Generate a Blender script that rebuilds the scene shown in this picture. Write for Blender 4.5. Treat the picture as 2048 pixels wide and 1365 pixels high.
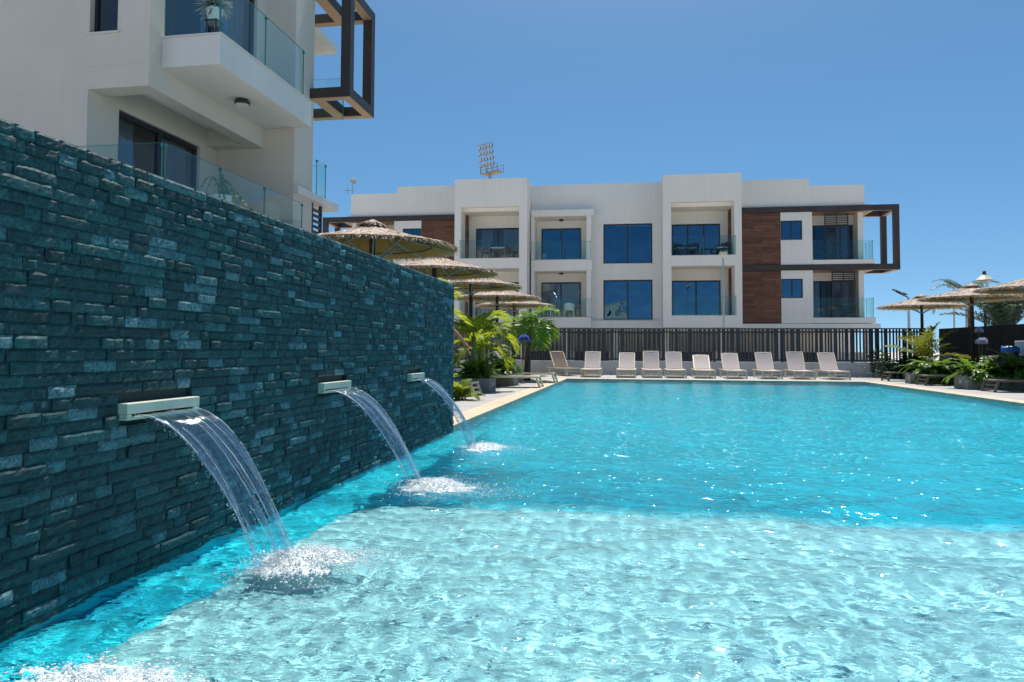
import bpy, math, random
import numpy as np
from mathutils import Matrix, Vector

for o in list(bpy.data.objects):
    bpy.data.objects.remove(o)
SC = bpy.context.scene
COL = SC.collection
rng = random.Random(7)
NR = np.random.default_rng(11)

# ------------------------------------------------------------------ camera
cam_d = bpy.data.cameras.new("camera")
cam = bpy.data.objects.new("camera", cam_d)
COL.objects.link(cam)
cam_d.sensor_width = 36.0
cam_d.lens = 1450.0 / 2048.0 * 36.0
cam_d.shift_x = 0.0
cam_d.shift_y = -42.5 / 2048.0
cam_d.clip_start = 0.05
cam_d.clip_end = 6000
cam.matrix_world = Matrix(((0.98615, 0.002528, 0.165837, 0.0),
                           (0.165795, -0.042128, -0.98526, 0.0),
                           (0.004496, 0.999109, -0.041964, 0.92),
                           (0, 0, 0, 1)))
SC.camera = cam

# ------------------------------------------------------------------ light
SUN_EL, SUN_AZ = math.radians(66), math.radians(2.5)      # azimuth from +Y, positive to +X
SKY_K, SKY_LIFT, SKY_SAT, SKY_STR = 1.5, 0.135, 1.2, 0.075
world = bpy.data.worlds.new("World")
SC.world = world
world.use_nodes = True
wn = world.node_tree.nodes
wl = world.node_tree.links
wn.clear()
sky = wn.new("ShaderNodeTexSky")
sky.sky_type = 'NISHITA'
sky.sun_disc = False
sky.sun_elevation = SUN_EL
sky.sun_rotation = SUN_AZ
sky.altitude = 0
sky.air_density = 1.0
sky.dust_density = 0.1
sky.ozone_density = 1.5
# the dusty yellow band right at the horizon is lifted out by reading the sky a little higher up
tc = wn.new("ShaderNodeTexCoord")
sx = wn.new("ShaderNodeSeparateXYZ"); cx = wn.new("ShaderNodeCombineXYZ")
mz = wn.new("ShaderNodeMath"); mz.operation = 'MAXIMUM'; mz.inputs[1].default_value = 0.0
ma = wn.new("ShaderNodeMath"); ma.operation = 'MULTIPLY_ADD'; ma.inputs[1].default_value = SKY_K; ma.inputs[2].default_value = SKY_LIFT
wl.new(tc.outputs["Generated"], sx.inputs[0])
wl.new(sx.outputs[0], cx.inputs[0]); wl.new(sx.outputs[1], cx.inputs[1])
wl.new(sx.outputs[2], mz.inputs[0]); wl.new(mz.outputs[0], ma.inputs[0]); wl.new(ma.outputs[0], cx.inputs[2])
wl.new(cx.outputs[0], sky.inputs[0])
hs = wn.new("ShaderNodeHueSaturation"); hs.inputs["Saturation"].default_value = SKY_SAT; hs.inputs["Hue"].default_value = .488
wl.new(sky.outputs[0], hs.inputs["Color"])
bg = wn.new("ShaderNodeBackground")
bg.inputs[1].default_value = SKY_STR
wo = wn.new("ShaderNodeOutputWorld")
wl.new(hs.outputs[0], bg.inputs[0])
wl.new(bg.outputs[0], wo.inputs[0])

sun_d = bpy.data.lights.new("sun", 'SUN')
sun_d.energy = 3.75
sun_d.angle = math.radians(0.53)
sun_d.color = (1.0, 0.95, 0.87)
sun = bpy.data.objects.new("sun", sun_d)
COL.objects.link(sun)
sdir = Vector((math.sin(SUN_AZ) * math.cos(SUN_EL), math.cos(SUN_AZ) * math.cos(SUN_EL), math.sin(SUN_EL)))
sun.rotation_euler = sdir.to_track_quat('Z', 'Y').to_euler()
sun.location = (0, 0, 60)
sun_d.cycles.is_caustics_light = True

vs = SC.view_settings
vs.view_transform = 'Standard'
vs.look = 'None'
vs.exposure = 0.80
vs.gamma = 1.0
SC.cycles.use_denoising = True
SC.cycles.max_bounces = 12
SC.cycles.transmission_bounces = 10
SC.cycles.transparent_max_bounces = 24
SC.cycles.glossy_bounces = 5
SC.cycles.diffuse_bounces = 4
SC.cycles.sample_clamp_indirect = 10.0
SC.cycles.caustics_reflective = False
SC.cycles.caustics_refractive = True
SC.cycles.blur_glossy = 0.3

# ------------------------------------------------------------------ materials
def new_mat(name):
    m = bpy.data.materials.new(name)
    m.use_nodes = True
    nt = m.node_tree
    b = nt.nodes["Principled BSDF"]
    return m, nt, b

def N(nt, kind, **kw):
    n = nt.nodes.new(kind)
    for k, v in kw.items():
        setattr(n, k, v)
    return n

def flat(name, col, rough=0.6, metal=0.0, spec=0.5):
    m, nt, b = new_mat(name)
    b.inputs["Base Color"].default_value = (*col, 1)
    b.inputs["Roughness"].default_value = rough
    b.inputs["Metallic"].default_value = metal
    b.inputs["Specular IOR Level"].default_value = spec
    return m

def varied(name, c1, c2, scale=4.0, rough=0.8, bump=0.0, detail=6, stretch=(1, 1, 1), bscale=None, metal=0.0, fine=0.0, spec=0.4, coord='pos', lo=.35, hi=.65):
    """two-colour noise mix with optional bump"""
    m, nt, b = new_mat(name)
    if coord == 'pos':
        src = N(nt, "ShaderNodeNewGeometry").outputs["Position"]
    else:
        src = N(nt, "ShaderNodeTexCoord").outputs["Object"]
    mp = N(nt, "ShaderNodeMapping")
    mp.inputs["Scale"].default_value = stretch
    nt.links.new(src, mp.inputs[0])
    t = N(nt, "ShaderNodeTexNoise")
    t.inputs["Scale"].default_value = scale
    t.inputs["Detail"].default_value = detail
    nt.links.new(mp.outputs[0], t.inputs[0])
    r = N(nt, "ShaderNodeValToRGB")
    r.color_ramp.elements[0].position = lo
    r.color_ramp.elements[1].position = hi
    r.color_ramp.elements[0].color = (*c1, 1)
    r.color_ramp.elements[1].color = (*c2, 1)
    nt.links.new(t.outputs[0], r.inputs[0])
    nt.links.new(r.outputs[0], b.inputs["Base Color"])
    b.inputs["Roughness"].default_value = rough
    b.inputs["Metallic"].default_value = metal
    b.inputs["Specular IOR Level"].default_value = spec
    if bump > 0:
        t2 = N(nt, "ShaderNodeTexNoise")
        t2.inputs["Scale"].default_value = bscale or scale * 8
        t2.inputs["Detail"].default_value = 4
        nt.links.new(mp.outputs[0], t2.inputs[0])
        bp = N(nt, "ShaderNodeBump")
        bp.inputs["Strength"].default_value = bump
        bp.inputs["Distance"].default_value = 0.02
        nt.links.new(t2.outputs[0], bp.inputs["Height"])
        nt.links.new(bp.outputs[0], b.inputs["Normal"])
    return m

# ------------------------------------------------------------------ mesh builder
class MB:
    def __init__(s):
        s.v = []; s.f = []; s.m = []
    def add(s, vs, fs, mi=0):
        k = len(s.v)
        s.v.extend([tuple(p) for p in vs])
        for f in fs:
            s.f.append(tuple(i + k for i in f)); s.m.append(mi)
        return s
    def box(s, x0, y0, z0, x1, y1, z1, mi=0):
        if x0 > x1: x0, x1 = x1, x0
        if y0 > y1: y0, y1 = y1, y0
        if z0 > z1: z0, z1 = z1, z0
        return s.add([(x0, y0, z0), (x1, y0, z0), (x1, y1, z0), (x0, y1, z0), (x0, y0, z1), (x1, y0, z1), (x1, y1, z1), (x0, y1, z1)],
                     [(3, 2, 1, 0), (4, 5, 6, 7), (0, 1, 5, 4), (1, 2, 6, 5), (2, 3, 7, 6), (3, 0, 4, 7)], mi)
    def beam(s, a, b, w, h, up=(0, 0, 1), mi=0):
        a = Vector(a); b = Vector(b); d = (b - a).normalized(); up = Vector(up)
        sx = d.cross(up)
        if sx.length < 1e-5: sx = d.cross(Vector((1, 0, 0)))
        sx.normalize(); uz = sx.cross(d).normalized()
        P = []
        for c in (a, b):
            for (i, j) in ((-1, -1), (1, -1), (1, 1), (-1, 1)):
                P.append(c + sx * (i * w / 2) + uz * (j * h / 2))
        return s.add(P, [(0, 1, 2, 3), (7, 6, 5, 4), (0, 4, 5, 1), (1, 5, 6, 2), (2, 6, 7, 3), (3, 7, 4, 0)], mi)
    def tube(s, pts, r, n=8, mi=0, caps=True):
        pts = [Vector(p) for p in pts]
        rs = r if isinstance(r, (list, tuple)) else [r] * len(pts)
        rings = []
        prev = None
        for i, p in enumerate(pts):
            if i == 0: t = pts[1] - p
            elif i == len(pts) - 1: t = p - pts[i - 1]
            else: t = (pts[i + 1] - p).normalized() + (p - pts[i - 1]).normalized()
            t.normalize()
            if prev is None:
                a = t.cross(Vector((0, 0, 1)))
                if a.length < 1e-3: a = t.cross(Vector((1, 0, 0)))
            else:
                a = prev - t * prev.dot(t)
            a.normalize(); prev = a
            b = t.cross(a)
            rings.append([p + (a * math.cos(2 * math.pi * k / n) + b * math.sin(2 * math.pi * k / n)) * rs[i] for k in range(n)])
        V = [q for rg in rings for q in rg]
        F = []
        for i in range(len(pts) - 1):
            for k in range(n):
                F.append((i * n + k, i * n + (k + 1) % n, (i + 1) * n + (k + 1) % n, (i + 1) * n + k))
        if caps:
            F.append(tuple(range(n))[::-1]); F.append(tuple((len(pts) - 1) * n + k for k in range(n)))
        return s.add(V, F, mi)
    def lathe(s, prof, n=24, c=(0, 0, 0), mi=0):
        V = []; F = []
        for (r, z) in prof:
            for k in range(n):
                a = 2 * math.pi * k / n
                V.append((c[0] + r * math.cos(a), c[1] + r * math.sin(a), c[2] + z))
        for i in range(len(prof) - 1):
            for k in range(n):
                F.append((i * n + k, i * n + (k + 1) % n, (i + 1) * n + (k + 1) % n, (i + 1) * n + k))
        return s.add(V, F, mi)
    def poly(s, pts, mi=0):
        return s.add(pts, [tuple(range(len(pts)))], mi)
    def prism(s, poly, ax, a, b, mi=0):
        """poly in 2-D extruded along axis ax from a to b; other two axes in order"""
        def mk(p, q):
            l = list(p); l.insert(ax, q); return tuple(l)
        n = len(poly)
        V = [mk(p, a) for p in poly] + [mk(p, b) for p in poly]
        F = [tuple(range(n))[::-1], tuple(range(n, 2 * n))]
        for i in range(n):
            F.append((i, (i + 1) % n, n + (i + 1) % n, n + i))
        return s.add(V, F, mi)
    def build(s, name, mats, parent=None, smooth=False, bev=0.0, loc=None):
        me = bpy.data.meshes.new(name)
        me.from_pydata(s.v, [], s.f)
        if not isinstance(mats, (list, tuple)): mats = [mats]
        for m in mats: me.materials.append(m)
        if len(mats) > 1:
            me.polygons.foreach_set("material_index", s.m)
        if smooth:
            me.polygons.foreach_set("use_smooth", [True] * len(s.f))
        me.update()
        o = bpy.data.objects.new(name, me)
        COL.objects.link(o)
        if parent is not None: o.parent = parent
        if loc is not None: o.location = loc
        if bev > 0:
            md = o.modifiers.new("bevel", 'BEVEL'); md.width = bev; md.segments = 2; md.limit_method = 'ANGLE'
        return o

def np_mesh(name, V, F, mat, parent=None, smooth=True, mats=None):
    """quads or tris array mesh"""
    V = np.asarray(V, dtype=np.float32); F = np.asarray(F, dtype=np.int32)
    me = bpy.data.meshes.new(name)
    k = F.shape[1]
    me.vertices.add(len(V)); me.vertices.foreach_set("co", V.ravel())
    me.loops.add(F.size); me.loops.foreach_set("vertex_index", F.ravel())
    me.polygons.add(len(F))
    me.polygons.foreach_set("loop_start", np.arange(len(F), dtype=np.int32) * k)
    try:
        me.polygons.foreach_set("loop_total", np.full(len(F), k, dtype=np.int32))
    except Exception:
        pass
    me.polygons.foreach_set("use_smooth", np.full(len(F), smooth, dtype=bool))
    me.update(calc_edges=True)
    me.validate()
    me.materials.append(mat)
    o = bpy.data.objects.new(name, me)
    COL.objects.link(o)
    if parent is not None: o.parent = parent
    return o

def tag(o, label=None, cat=None, group=None, kind=None):
    if label: o["label"] = label
    if cat: o["category"] = cat
    if group: o["group"] = group
    if kind: o["kind"] = kind
    return o

def thing(name, label, cat, loc=(0, 0, 0), rz=0.0, group=None):
    o = bpy.data.objects.new(name, None)
    o.empty_display_size = 0.2
    COL.objects.link(o)
    o.location = loc
    o.rotation_euler = (0, 0, rz)
    return tag(o, label, cat, group)

def copy_tree(o, parent=None):
    c = o.copy()
    COL.objects.link(c)
    c.parent = parent
    for ch in [x for x in bpy.data.objects if x.parent == o]:
        copy_tree(ch, c)
    return c
# ================================================================== POOL, WATER, DECK
XW = -2.04            # face line of the stone wall and of the pool's left edge
XR = 6.55             # right edge of the pool
YF = 22.35            # far edge
ZD = 0.055            # deck level (water is z = 0)

M_deck = varied("deck_tile", (.31, .297, .287), (.385, .372, .362), scale=1.3, rough=.75, bump=.08)
M_coping = varied("coping_stone", (.46, .35, .24), (.60, .48, .35), scale=6, rough=.7, bump=.1)
M_soil = varied("ground_concrete", (.42, .40, .37), (.52, .50, .46), scale=.8, rough=.95, bump=.2)

def mosaic(name, ca, cb, size):
    m, nt, b = new_mat(name)
    g = N(nt, "ShaderNodeNewGeometry")
    br = N(nt, "ShaderNodeTexBrick")
    br.offset = 0.0
    br.inputs["Scale"].default_value = 1.0
    br.inputs["Brick Width"].default_value = size
    br.inputs["Row Height"].default_value = size
    br.inputs["Mortar Size"].default_value = size * .04
    br.inputs["Color1"].default_value = (*ca, 1)
    br.inputs["Color2"].default_value = (*cb, 1)
    br.inputs["Mortar"].default_value = (*[min(1, c * 1.1 + .05) for c in cb], 1)
    nt.links.new(g.outputs["Position"], br.inputs[0])
    n = N(nt, "ShaderNodeTexNoise"); n.inputs["Scale"].default_value = .7
    nt.links.new(g.outputs["Position"], n.inputs[0])
    mx = N(nt, "ShaderNodeMixRGB"); mx.blend_type = 'MULTIPLY'
    mx.inputs[0].default_value = .25
    nt.links.new(br.outputs[0], mx.inputs[1]); nt.links.new(n.outputs[0], mx.inputs[2])
    nt.links.new(mx.outputs[0], b.inputs["Base Color"])
    b.inputs["Roughness"].default_value = .5
    return m
M_deep = mosaic("pool_mosaic_turquoise", (.004, .66, .86), (.008, .74, .90), .05)
M_ledge = mosaic("pool_mosaic_pale", (.74, .84, .88), (.80, .89, .93), .05)

LX, LY, LZ, BZ = -1.68, 4.35, -0.16, -0.95      # ledge: left limit, far limit, depths
mb = MB()
# deep floor and basin sides
mb.box(XW - .3, -4.2, BZ - .2, XR + .3, YF + .3, BZ, 0)
mb.box(XW - .3, YF, BZ, XR + .3, YF + .3, -.03, 0)
mb.box(XR, -4.2, BZ, XR + .3, YF, -.03, 0)
mb.box(XW - .3, -4.2, BZ, XW - .005, YF, -.03, 0)
basin = mb.build("pool_basin", [M_deep]); tag(basin, kind="structure")
# shallow ledge with a rounded corner
mb = MB()
r = .45
pl = [(LX, -4.2), (XR - .002, -4.2), (XR - .002, LY)]
for k in range(9):
    a = math.pi / 2 + k / 8 * math.pi / 2
    pl.append((LX + r + r * math.cos(a), LY - r + r * math.sin(a)))
mb.prism(pl, 2, BZ + .002, LZ)
st2 = MB(); st2.box(LX + .2, LY + .004, BZ + .004, XR - .003, LY + .36, -.34)
step = st2.build("pool_step", [mosaic("pool_mosaic_mid", (.20, .72, .84), (.28, .78, .88), .05)], bev=.02); tag(step, kind="structure")
ledge = mb.build("pool_ledge", [M_ledge], bev=.02); tag(ledge, kind="structure")

# bench step along the foot of the stone wall
mb = MB(); mb.box(XW - .001, -4.2, BZ + .003, LX - .004, 8.3, -.19)
bench = mb.build("pool_bench", [M_deep], bev=.02); tag(bench, kind="structure")
# coping
mb = MB()
for (x0, y0, x1, y1, alongx) in ((XW - .32, 8.13, XW, YF + .35, 0), (XR, -4.5, XR + .38, YF + .35, 0), (XW, YF, XR, YF + .35, 1)):
    L = (x1 - x0) if alongx else (y1 - y0)
    n = max(1, round(L / .6)); st = L / n
    for i in range(n):
        if alongx: mb.box(x0 + i * st + .002, y0, -.05, x0 + (i + 1) * st - .002, y1, ZD + .004)
        else: mb.box(x0, y0 + i * st + .002, -.05, x1, y0 + (i + 1) * st - .002, ZD + .004)
cop = mb.build("pool_coping", [M_coping], bev=.006); tag(cop, kind="structure")

# deck: one slab field round the pool with open joints drawn as real gaps
mb = MB()
def slabs(x0, y0, x1, y1, st=.9):
    nx = max(1, round((x1 - x0) / st)); ny = max(1, round((y1 - y0) / st))
    for i in range(nx):
        for j in range(ny):
            ax = x0 + (x1 - x0) * i / nx; bx = x0 + (x1 - x0) * (i + 1) / nx
            ay = y0 + (y1 - y0) * j / ny; by = y0 + (y1 - y0) * (j + 1) / ny
            mb.box(ax + .002, ay + .002, -.05, bx - .002, by - .002, ZD - rng.random() * .0015)
slabs(-7.2, 8.15, XW - .324, YF + .35)
slabs(XR + .384, -4.5, 10.1, YF + .35)
slabs(-7.2, YF + .354, 10.1, 26.52)
deck = mb.build("deck", [M_deck]); tag(deck, kind="structure")

mb = MB()
B = 3000
for (x0, y0, x1, y1) in ((-B, -B, XW - .31, B), (XR + .31, -B, B, B), (XW - .31, YF + .31, XR + .31, B), (XW - .31, -B, XR + .31, -4.21)):
    mb.poly([(x0, y0, -.06), (x1, y0, -.06), (x1, y1, -.06), (x0, y1, -.06)])
gr = mb.build("ground", [M_soil]); tag(gr, kind="structure")

# ---- water: real wave geometry
SPL = [(-1.46, 2.95, 1.0), (-1.40, 4.76, .8), (-1.44, 6.68, .6)]   # where the three jets land
def waves(X, Y):
    Z = np.zeros_like(X)
    wr = np.random.default_rng(5)
    near = 1.0 / (1.0 + np.exp((Y - 4.6) / .8))
    for i in range(120):
        lam = 0.034 * (1.3 / 0.034) ** (wr.random() ** 1.05)
        th = wr.normal(math.radians(80), .75) if i % 3 else wr.random() * 2 * math.pi
        kx, ky = math.cos(th) * 2 * math.pi / lam, math.sin(th) * 2 * math.pi / lam
        ph = wr.random() * 6.283
        sl = .0195 * (lam / .3) ** -.22
        amp = sl * lam / (2 * math.pi)
        # short waves fade where the grid (and the eye) no longer resolves them
        fade = np.clip((lam - 2.2 * np.interp(Y, YS, DY)) / (lam * .4), 0, 1)
        loc = .75 + .5 * np.sin(.9 * X * math.cos(ph) + .7 * Y * math.sin(ph) + ph)
        Z += amp * np.sin(kx * X + ky * Y + ph) * fade * loc * (.62 + (.95 if .14 < lam < .6 else .70) * near)
    for (sx, sy, a) in SPL:
        d = np.hypot(X - sx, Y - sy)
        Z += a * .006 * np.exp(-d / .55) * np.sin(d * 2 * math.pi / .16) * np.clip((.16 - 2.2 * np.interp(Y, YS, DY)) / .06, 0, 1)
        Z += a * .014 * np.exp(-(d / .16) ** 2)
    return Z
ys = [-4.2, -2.5, -1.0, 0.0, .6]
y = 1.0
while y < YF:
    ys.append(y); y += max(.0085, .0031 * y)
ys.append(YF)
YS = np.array(ys); DY = np.gradient(YS)
xs = np.concatenate([np.arange(XW, 2.4, .0125), np.arange(2.4, 3.6, .02), np.arange(3.6, XR, .03), [XR]])
GX, GY = np.meshgrid(xs, YS)
GZ = waves(GX, GY)
GZ[GY < .7] = 0
V = np.stack([GX.ravel(), GY.ravel(), GZ.ravel()], 1)
nx, ny = len(xs), len(YS)
ii, jj = np.meshgrid(np.arange(nx - 1), np.arange(ny - 1))
a = (jj * nx + ii).ravel()
F = np.stack([a, a + 1, a + nx + 1, a + nx], 1)
M_water, nt, b = new_mat("pool_water")
nt.nodes.remove(b)
out = nt.nodes["Material Output"]
gl = N(nt, "ShaderNodeBsdfRefraction")
gl.inputs["Color"].default_value = (.68, .98, 1, 1)
gl.inputs["Roughness"].default_value = 0.0
gl.inputs["IOR"].default_value = 1.333
# the finest ripples, below the size of the wave mesh
g = N(nt, "ShaderNodeNewGeometry")
mp = N(nt, "ShaderNodeMapping"); mp.inputs["Scale"].default_value = (.8, 1.15, 1)
nt.links.new(g.outputs["Position"], mp.inputs[0])
n1 = N(nt, "ShaderNodeTexNoise"); n1.inputs["Scale"].default_value = 15; n1.inputs["Detail"].default_value = 4; n1.inputs["Roughness"].default_value = .62; n1.inputs["Distortion"].default_value = .6
nt.links.new(mp.outputs[0], n1.inputs[0])
sxyz = N(nt, "ShaderNodeSeparateXYZ"); nt.links.new(g.outputs["Position"], sxyz.inputs[0])
rm = N(nt, "ShaderNodeMapRange"); rm.inputs[1].default_value = 3.0; rm.inputs[2].default_value = 7.0; rm.inputs[3].default_value = .22; rm.inputs[4].default_value = .60
nt.links.new(sxyz.outputs[1], rm.inputs[0])
bp = N(nt, "ShaderNodeBump"); rm2 = N(nt, "ShaderNodeMapRange"); rm2.inputs[1].default_value = 10.0; rm2.inputs[2].default_value = 21.0; rm2.inputs[3].default_value = 1.0; rm2.inputs[4].default_value = .38
nt.links.new(sxyz.outputs[1], rm2.inputs[0])
mlt = N(nt, "ShaderNodeMath"); mlt.operation = 'MULTIPLY'; nt.links.new(rm.outputs[0], mlt.inputs[0]); nt.links.new(rm2.outputs[0], mlt.inputs[1])
nt.links.new(mlt.outputs[0], bp.inputs["Strength"]); bp.inputs["Distance"].default_value = .02
n2 = N(nt, "ShaderNodeTexNoise"); n2.inputs["Scale"].default_value = 55; n2.inputs["Detail"].default_value = 2
nt.links.new(mp.outputs[0], n2.inputs[0])
sm = N(nt, "ShaderNodeMath"); sm.operation = 'MULTIPLY_ADD'; sm.inputs[1].default_value = .32
nt.links.new(n2.outputs[0], sm.inputs[0]); nt.links.new(n1.outputs[0], sm.inputs[2])
# now and then a wavelet steep enough to throw the sun back
n3 = N(nt, "ShaderNodeTexNoise"); n3.inputs["Scale"].default_value = 22; n3.inputs["Detail"].default_value = 0
nt.links.new(mp.outputs[0], n3.inputs[0])
p3 = N(nt, "ShaderNodeMath"); p3.operation = 'POWER'; p3.inputs[1].default_value = 9; nt.links.new(n3.outputs[0], p3.inputs[0])
s3 = N(nt, "ShaderNodeMath"); s3.operation = 'MULTIPLY_ADD'; s3.inputs[1].default_value = 9.0
nt.links.new(p3.outputs[0], s3.inputs[0]); nt.links.new(sm.outputs[0], s3.inputs[2])
nt.links.new(s3.outputs[0], bp.inputs["Height"]); nt.links.new(bp.outputs[0], gl.inputs["Normal"])
rf = N(nt, "ShaderNodeBsdfGlossy"); rf.inputs["Roughness"].default_value = .11; rf.inputs[0].default_value = (.86, .96, 1, 1); nt.links.new(bp.outputs[0], rf.inputs["Normal"])
fr_n = N(nt, "ShaderNodeFresnel"); fr_n.inputs[0].default_value = 1.333; nt.links.new(bp.outputs[0], fr_n.inputs["Normal"])
wm = N(nt, "ShaderNodeMixShader"); nt.links.new(fr_n.outputs[0], wm.inputs[0]); nt.links.new(gl.outputs[0], wm.inputs[1]); nt.links.new(rf.outputs[0], wm.inputs[2])
nt.links.new(wm.outputs[0], out.inputs[0])
water = np_mesh("water", V, F, M_water); tag(water, kind="structure")
water.cycles.is_caustics_caster = True
for o in (basin, ledge, bench, step):
    o.cycles.is_caustics_receiver = True
# ================================================================== STONE WATER WALL
def stone_material():
    m, nt, b = new_mat("split_face_slate")
    g = N(nt, "ShaderNodeNewGeometry")
    at = N(nt, "ShaderNodeAttribute"); at.attribute_name = "stone"       # one random number per stone
    # veins: noise stretched along the stone
    mp = N(nt, "ShaderNodeMapping"); mp.inputs["Scale"].default_value = (1, 1, 1)
    nt.links.new(g.outputs["Position"], mp.inputs[0])
    n1 = N(nt, "ShaderNodeTexNoise"); n1.inputs["Scale"].default_value = 38; n1.inputs["Detail"].default_value = 7; n1.inputs["Roughness"].default_value = .7
    n1.inputs["Distortion"].default_value = 1.2
    nt.links.new(mp.outputs[0], n1.inputs[0])
    base = N(nt, "ShaderNodeValToRGB")
    e = base.color_ramp.elements
    e[0].position = 0.0; e[0].color = (.003, .028, .032, 1)
    e[1].position = 1.0; e[1].color = (.085, .175, .195, 1)
    for p, c in ((.62, (.006, .048, .054)), (.82, (.014, .076, .082)), (.93, (.05, .135, .155))):
        k = e.new(p); k.color = (*c, 1)
    nt.links.new(at.outputs["Fac"], base.inputs[0])
    vein = N(nt, "ShaderNodeValToRGB")
    vein.color_ramp.elements[0].position = .40; vein.color_ramp.elements[0].color = (.45, .47, .48, 1)
    vein.color_ramp.elements[1].position = .72; vein.color_ramp.elements[1].color = (3.0, 2.7, 2.6, 1)
    nt.links.new(n1.outputs[0], vein.inputs[0])
    mx = N(nt, "ShaderNodeMixRGB"); mx.blend_type = 'MULTIPLY'; mx.inputs[0].default_value = .85
    nt.links.new(base.outputs[0], mx.inputs[1]); nt.links.new(vein.outputs[0], mx.inputs[2])
    nt.links.new(mx.outputs[0], b.inputs["Base Color"])
    b.inputs["Roughness"].default_value = .62
    b.inputs["Specular IOR Level"].default_value = .45
    bp = N(nt, "ShaderNodeBump"); bp.inputs["Strength"].default_value = .9; bp.inputs["Distance"].default_value = .006
    nt.links.new(n1.outputs[0], bp.inputs["Height"]); nt.links.new(bp.outputs[0], b.inputs["Normal"])
    return m
M_stone = stone_material()
M_core = flat("wall_core", (.03, .06, .065), .9)

WT = 1.675          # top of the wall above water
WY0, WY1 = -1.2, 8.12
wall = thing("stone_wall", "tall dark teal split-face stone wall with three waterfall spouts beside the pool", "wall", (XW, WY0, 0))
mb = MB()
mb.box(-.30, .012, -1.0, -.036, WY1 - WY0 - .012, WT - .012)
mb.build("wall_core", [M_core], wall)
# every stone is its own block of roughly split face, all in one cladding mesh (surface pattern)
SV = []; SF = []; SA = []
sr = np.random.default_rng(21)
SPOUTS = [(2.625, 3.115), (4.50, 4.965), (6.40, 6.815)]
ROW = .0445
nrow = int(round((WT + .12) / ROW))
kk = 0
def stone(y0, y1, z0, z1, d, rough, rnd):
    """block whose +X face stands d proud of the core, split face as a small grid"""
    global kk
    ny = max(3, int((y1 - y0) / .018)); nz = 4
    gy = np.linspace(y0, y1, ny + 1); gz = np.linspace(z0, z1, nz + 1)
    Y, Z = np.meshgrid(gy, gz)
    H = sr.normal(0, 1, Y.shape)
    ph = sr.random(4) * 6.28
    lump = .45 * np.sin(Y * 46 + ph[0]) + .35 * np.sin(Z * 85 + Y * 30 + ph[1]) + .3 * np.sin(Y * 95 - Z * 60 + ph[2])
    X = d + rough * (lump * .8 + H * .42)
    edge = np.minimum(np.minimum(Y - y0, y1 - Y) / .010, np.minimum(Z - z0, z1 - Z) / .008)
    X = X - .006 * (1 - np.clip(edge, 0, 1))
    Vf = np.stack([X.ravel(), Y.ravel(), Z.ravel()], 1)
    n = ny + 1
    ii, jj = np.meshgrid(np.arange(ny), np.arange(nz))
    a = (jj * n + ii).ravel()
    f = np.stack([a, a + 1, a + n + 1, a + n], 1)
    # skirt back to the core
    bd = list(range(n)) + [j * n + ny for j in range(1, nz + 1)] + [nz * n + i for i in range(ny - 1, -1, -1)] + [j * n for j in range(nz - 1, 0, -1)]
    Vb = Vf[bd].copy(); Vb[:, 0] = -.04
    o = len(Vf)
    nb = len(bd)
    sk = np.array([[bd[(i + 1) % nb], bd[i], o + i, o + (i + 1) % nb] for i in range(nb)])
    SV.append(np.concatenate([Vf, Vb])); SF.append(np.concatenate([f, sk]) + kk)
    SA.append(np.full(len(f) + len(sk), rnd))
    kk += len(Vf) + nb
L = WY1 - WY0
for rI in range(nrow):
    z0 = WT - (rI + 1) * ROW; z1 = z0 + ROW - .0012
    y = -sr.random() * .2
    while y < L:
        w = float(sr.choice([.07, .09, .12, .145, .18, .225, .28], p=[.14, .2, .22, .18, .12, .09, .05])) * sr.uniform(.92, 1.08)
        a0, a1 = max(0, y), min(L, y + w - .0012)
        y += w
        if L - y < .05: y = L; a1 = L
        if a1 - a0 < .02: continue
        # stones give way to the spouts
        segs = [(a0, a1)]
        if z0 < .715 and z1 > .62:
            for (s0, s1) in SPOUTS:
                s0, s1 = s0 - WY0 - .004, s1 - WY0 + .004
                nsg = []
                for (p, q) in segs:
                    if q <= s0 or p >= s1: nsg.append((p, q)); continue
                    if p < s0 - .015: nsg.append((p, s0))
                    if q > s1 + .015: nsg.append((s1, q))
                segs = nsg
        for (p, q) in segs:
            stone(p, q, z0, z1, (.002 if rI == 0 else 1) * float(sr.choice([-.001, 0.0, .002, .0042, .0075], p=[.2, .34, .26, .14, .06])), float(sr.uniform(.0008, .0026)), float(sr.random()))
clad = np_mesh("stone_cladding", np.concatenate(SV), np.concatenate(SF), M_stone, wall, smooth=False)
att = clad.data.attributes.new("stone", 'FLOAT', 'FACE')
arr = np.concatenate(SA).astype(np.float32)
if len(att.data) == len(arr): att.data.foreach_set("value", arr)
del SV, SF, SA
# end cap and coping course
mb = MB()
for rI in range(nrow):
    z0 = WT - (rI + 1) * ROW
    x = -.30
    while x < -.04:
        w = rng.uniform(.07, .16); x1 = min(-.037, x + w)
        mb.box(x, L - .012, z0, x1 - .001, L + rng.uniform(-.004, .006), z0 + ROW - .001); x = x1
mb.build("end_cladding", [M_stone], wall)
mb = MB()
y = 0
while y < L:
    w = rng.uniform(.2, .4); mb.box(-.30, y, WT - .012, -.037, min(L, y + w) - .001, WT - rng.uniform(0, .003)); y += w
mb.build("wall_top", [M_stone], wall)
for o in list(bpy.data.objects):
    if o.parent == wall: o.cycles.is_caustics_receiver = False

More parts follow.
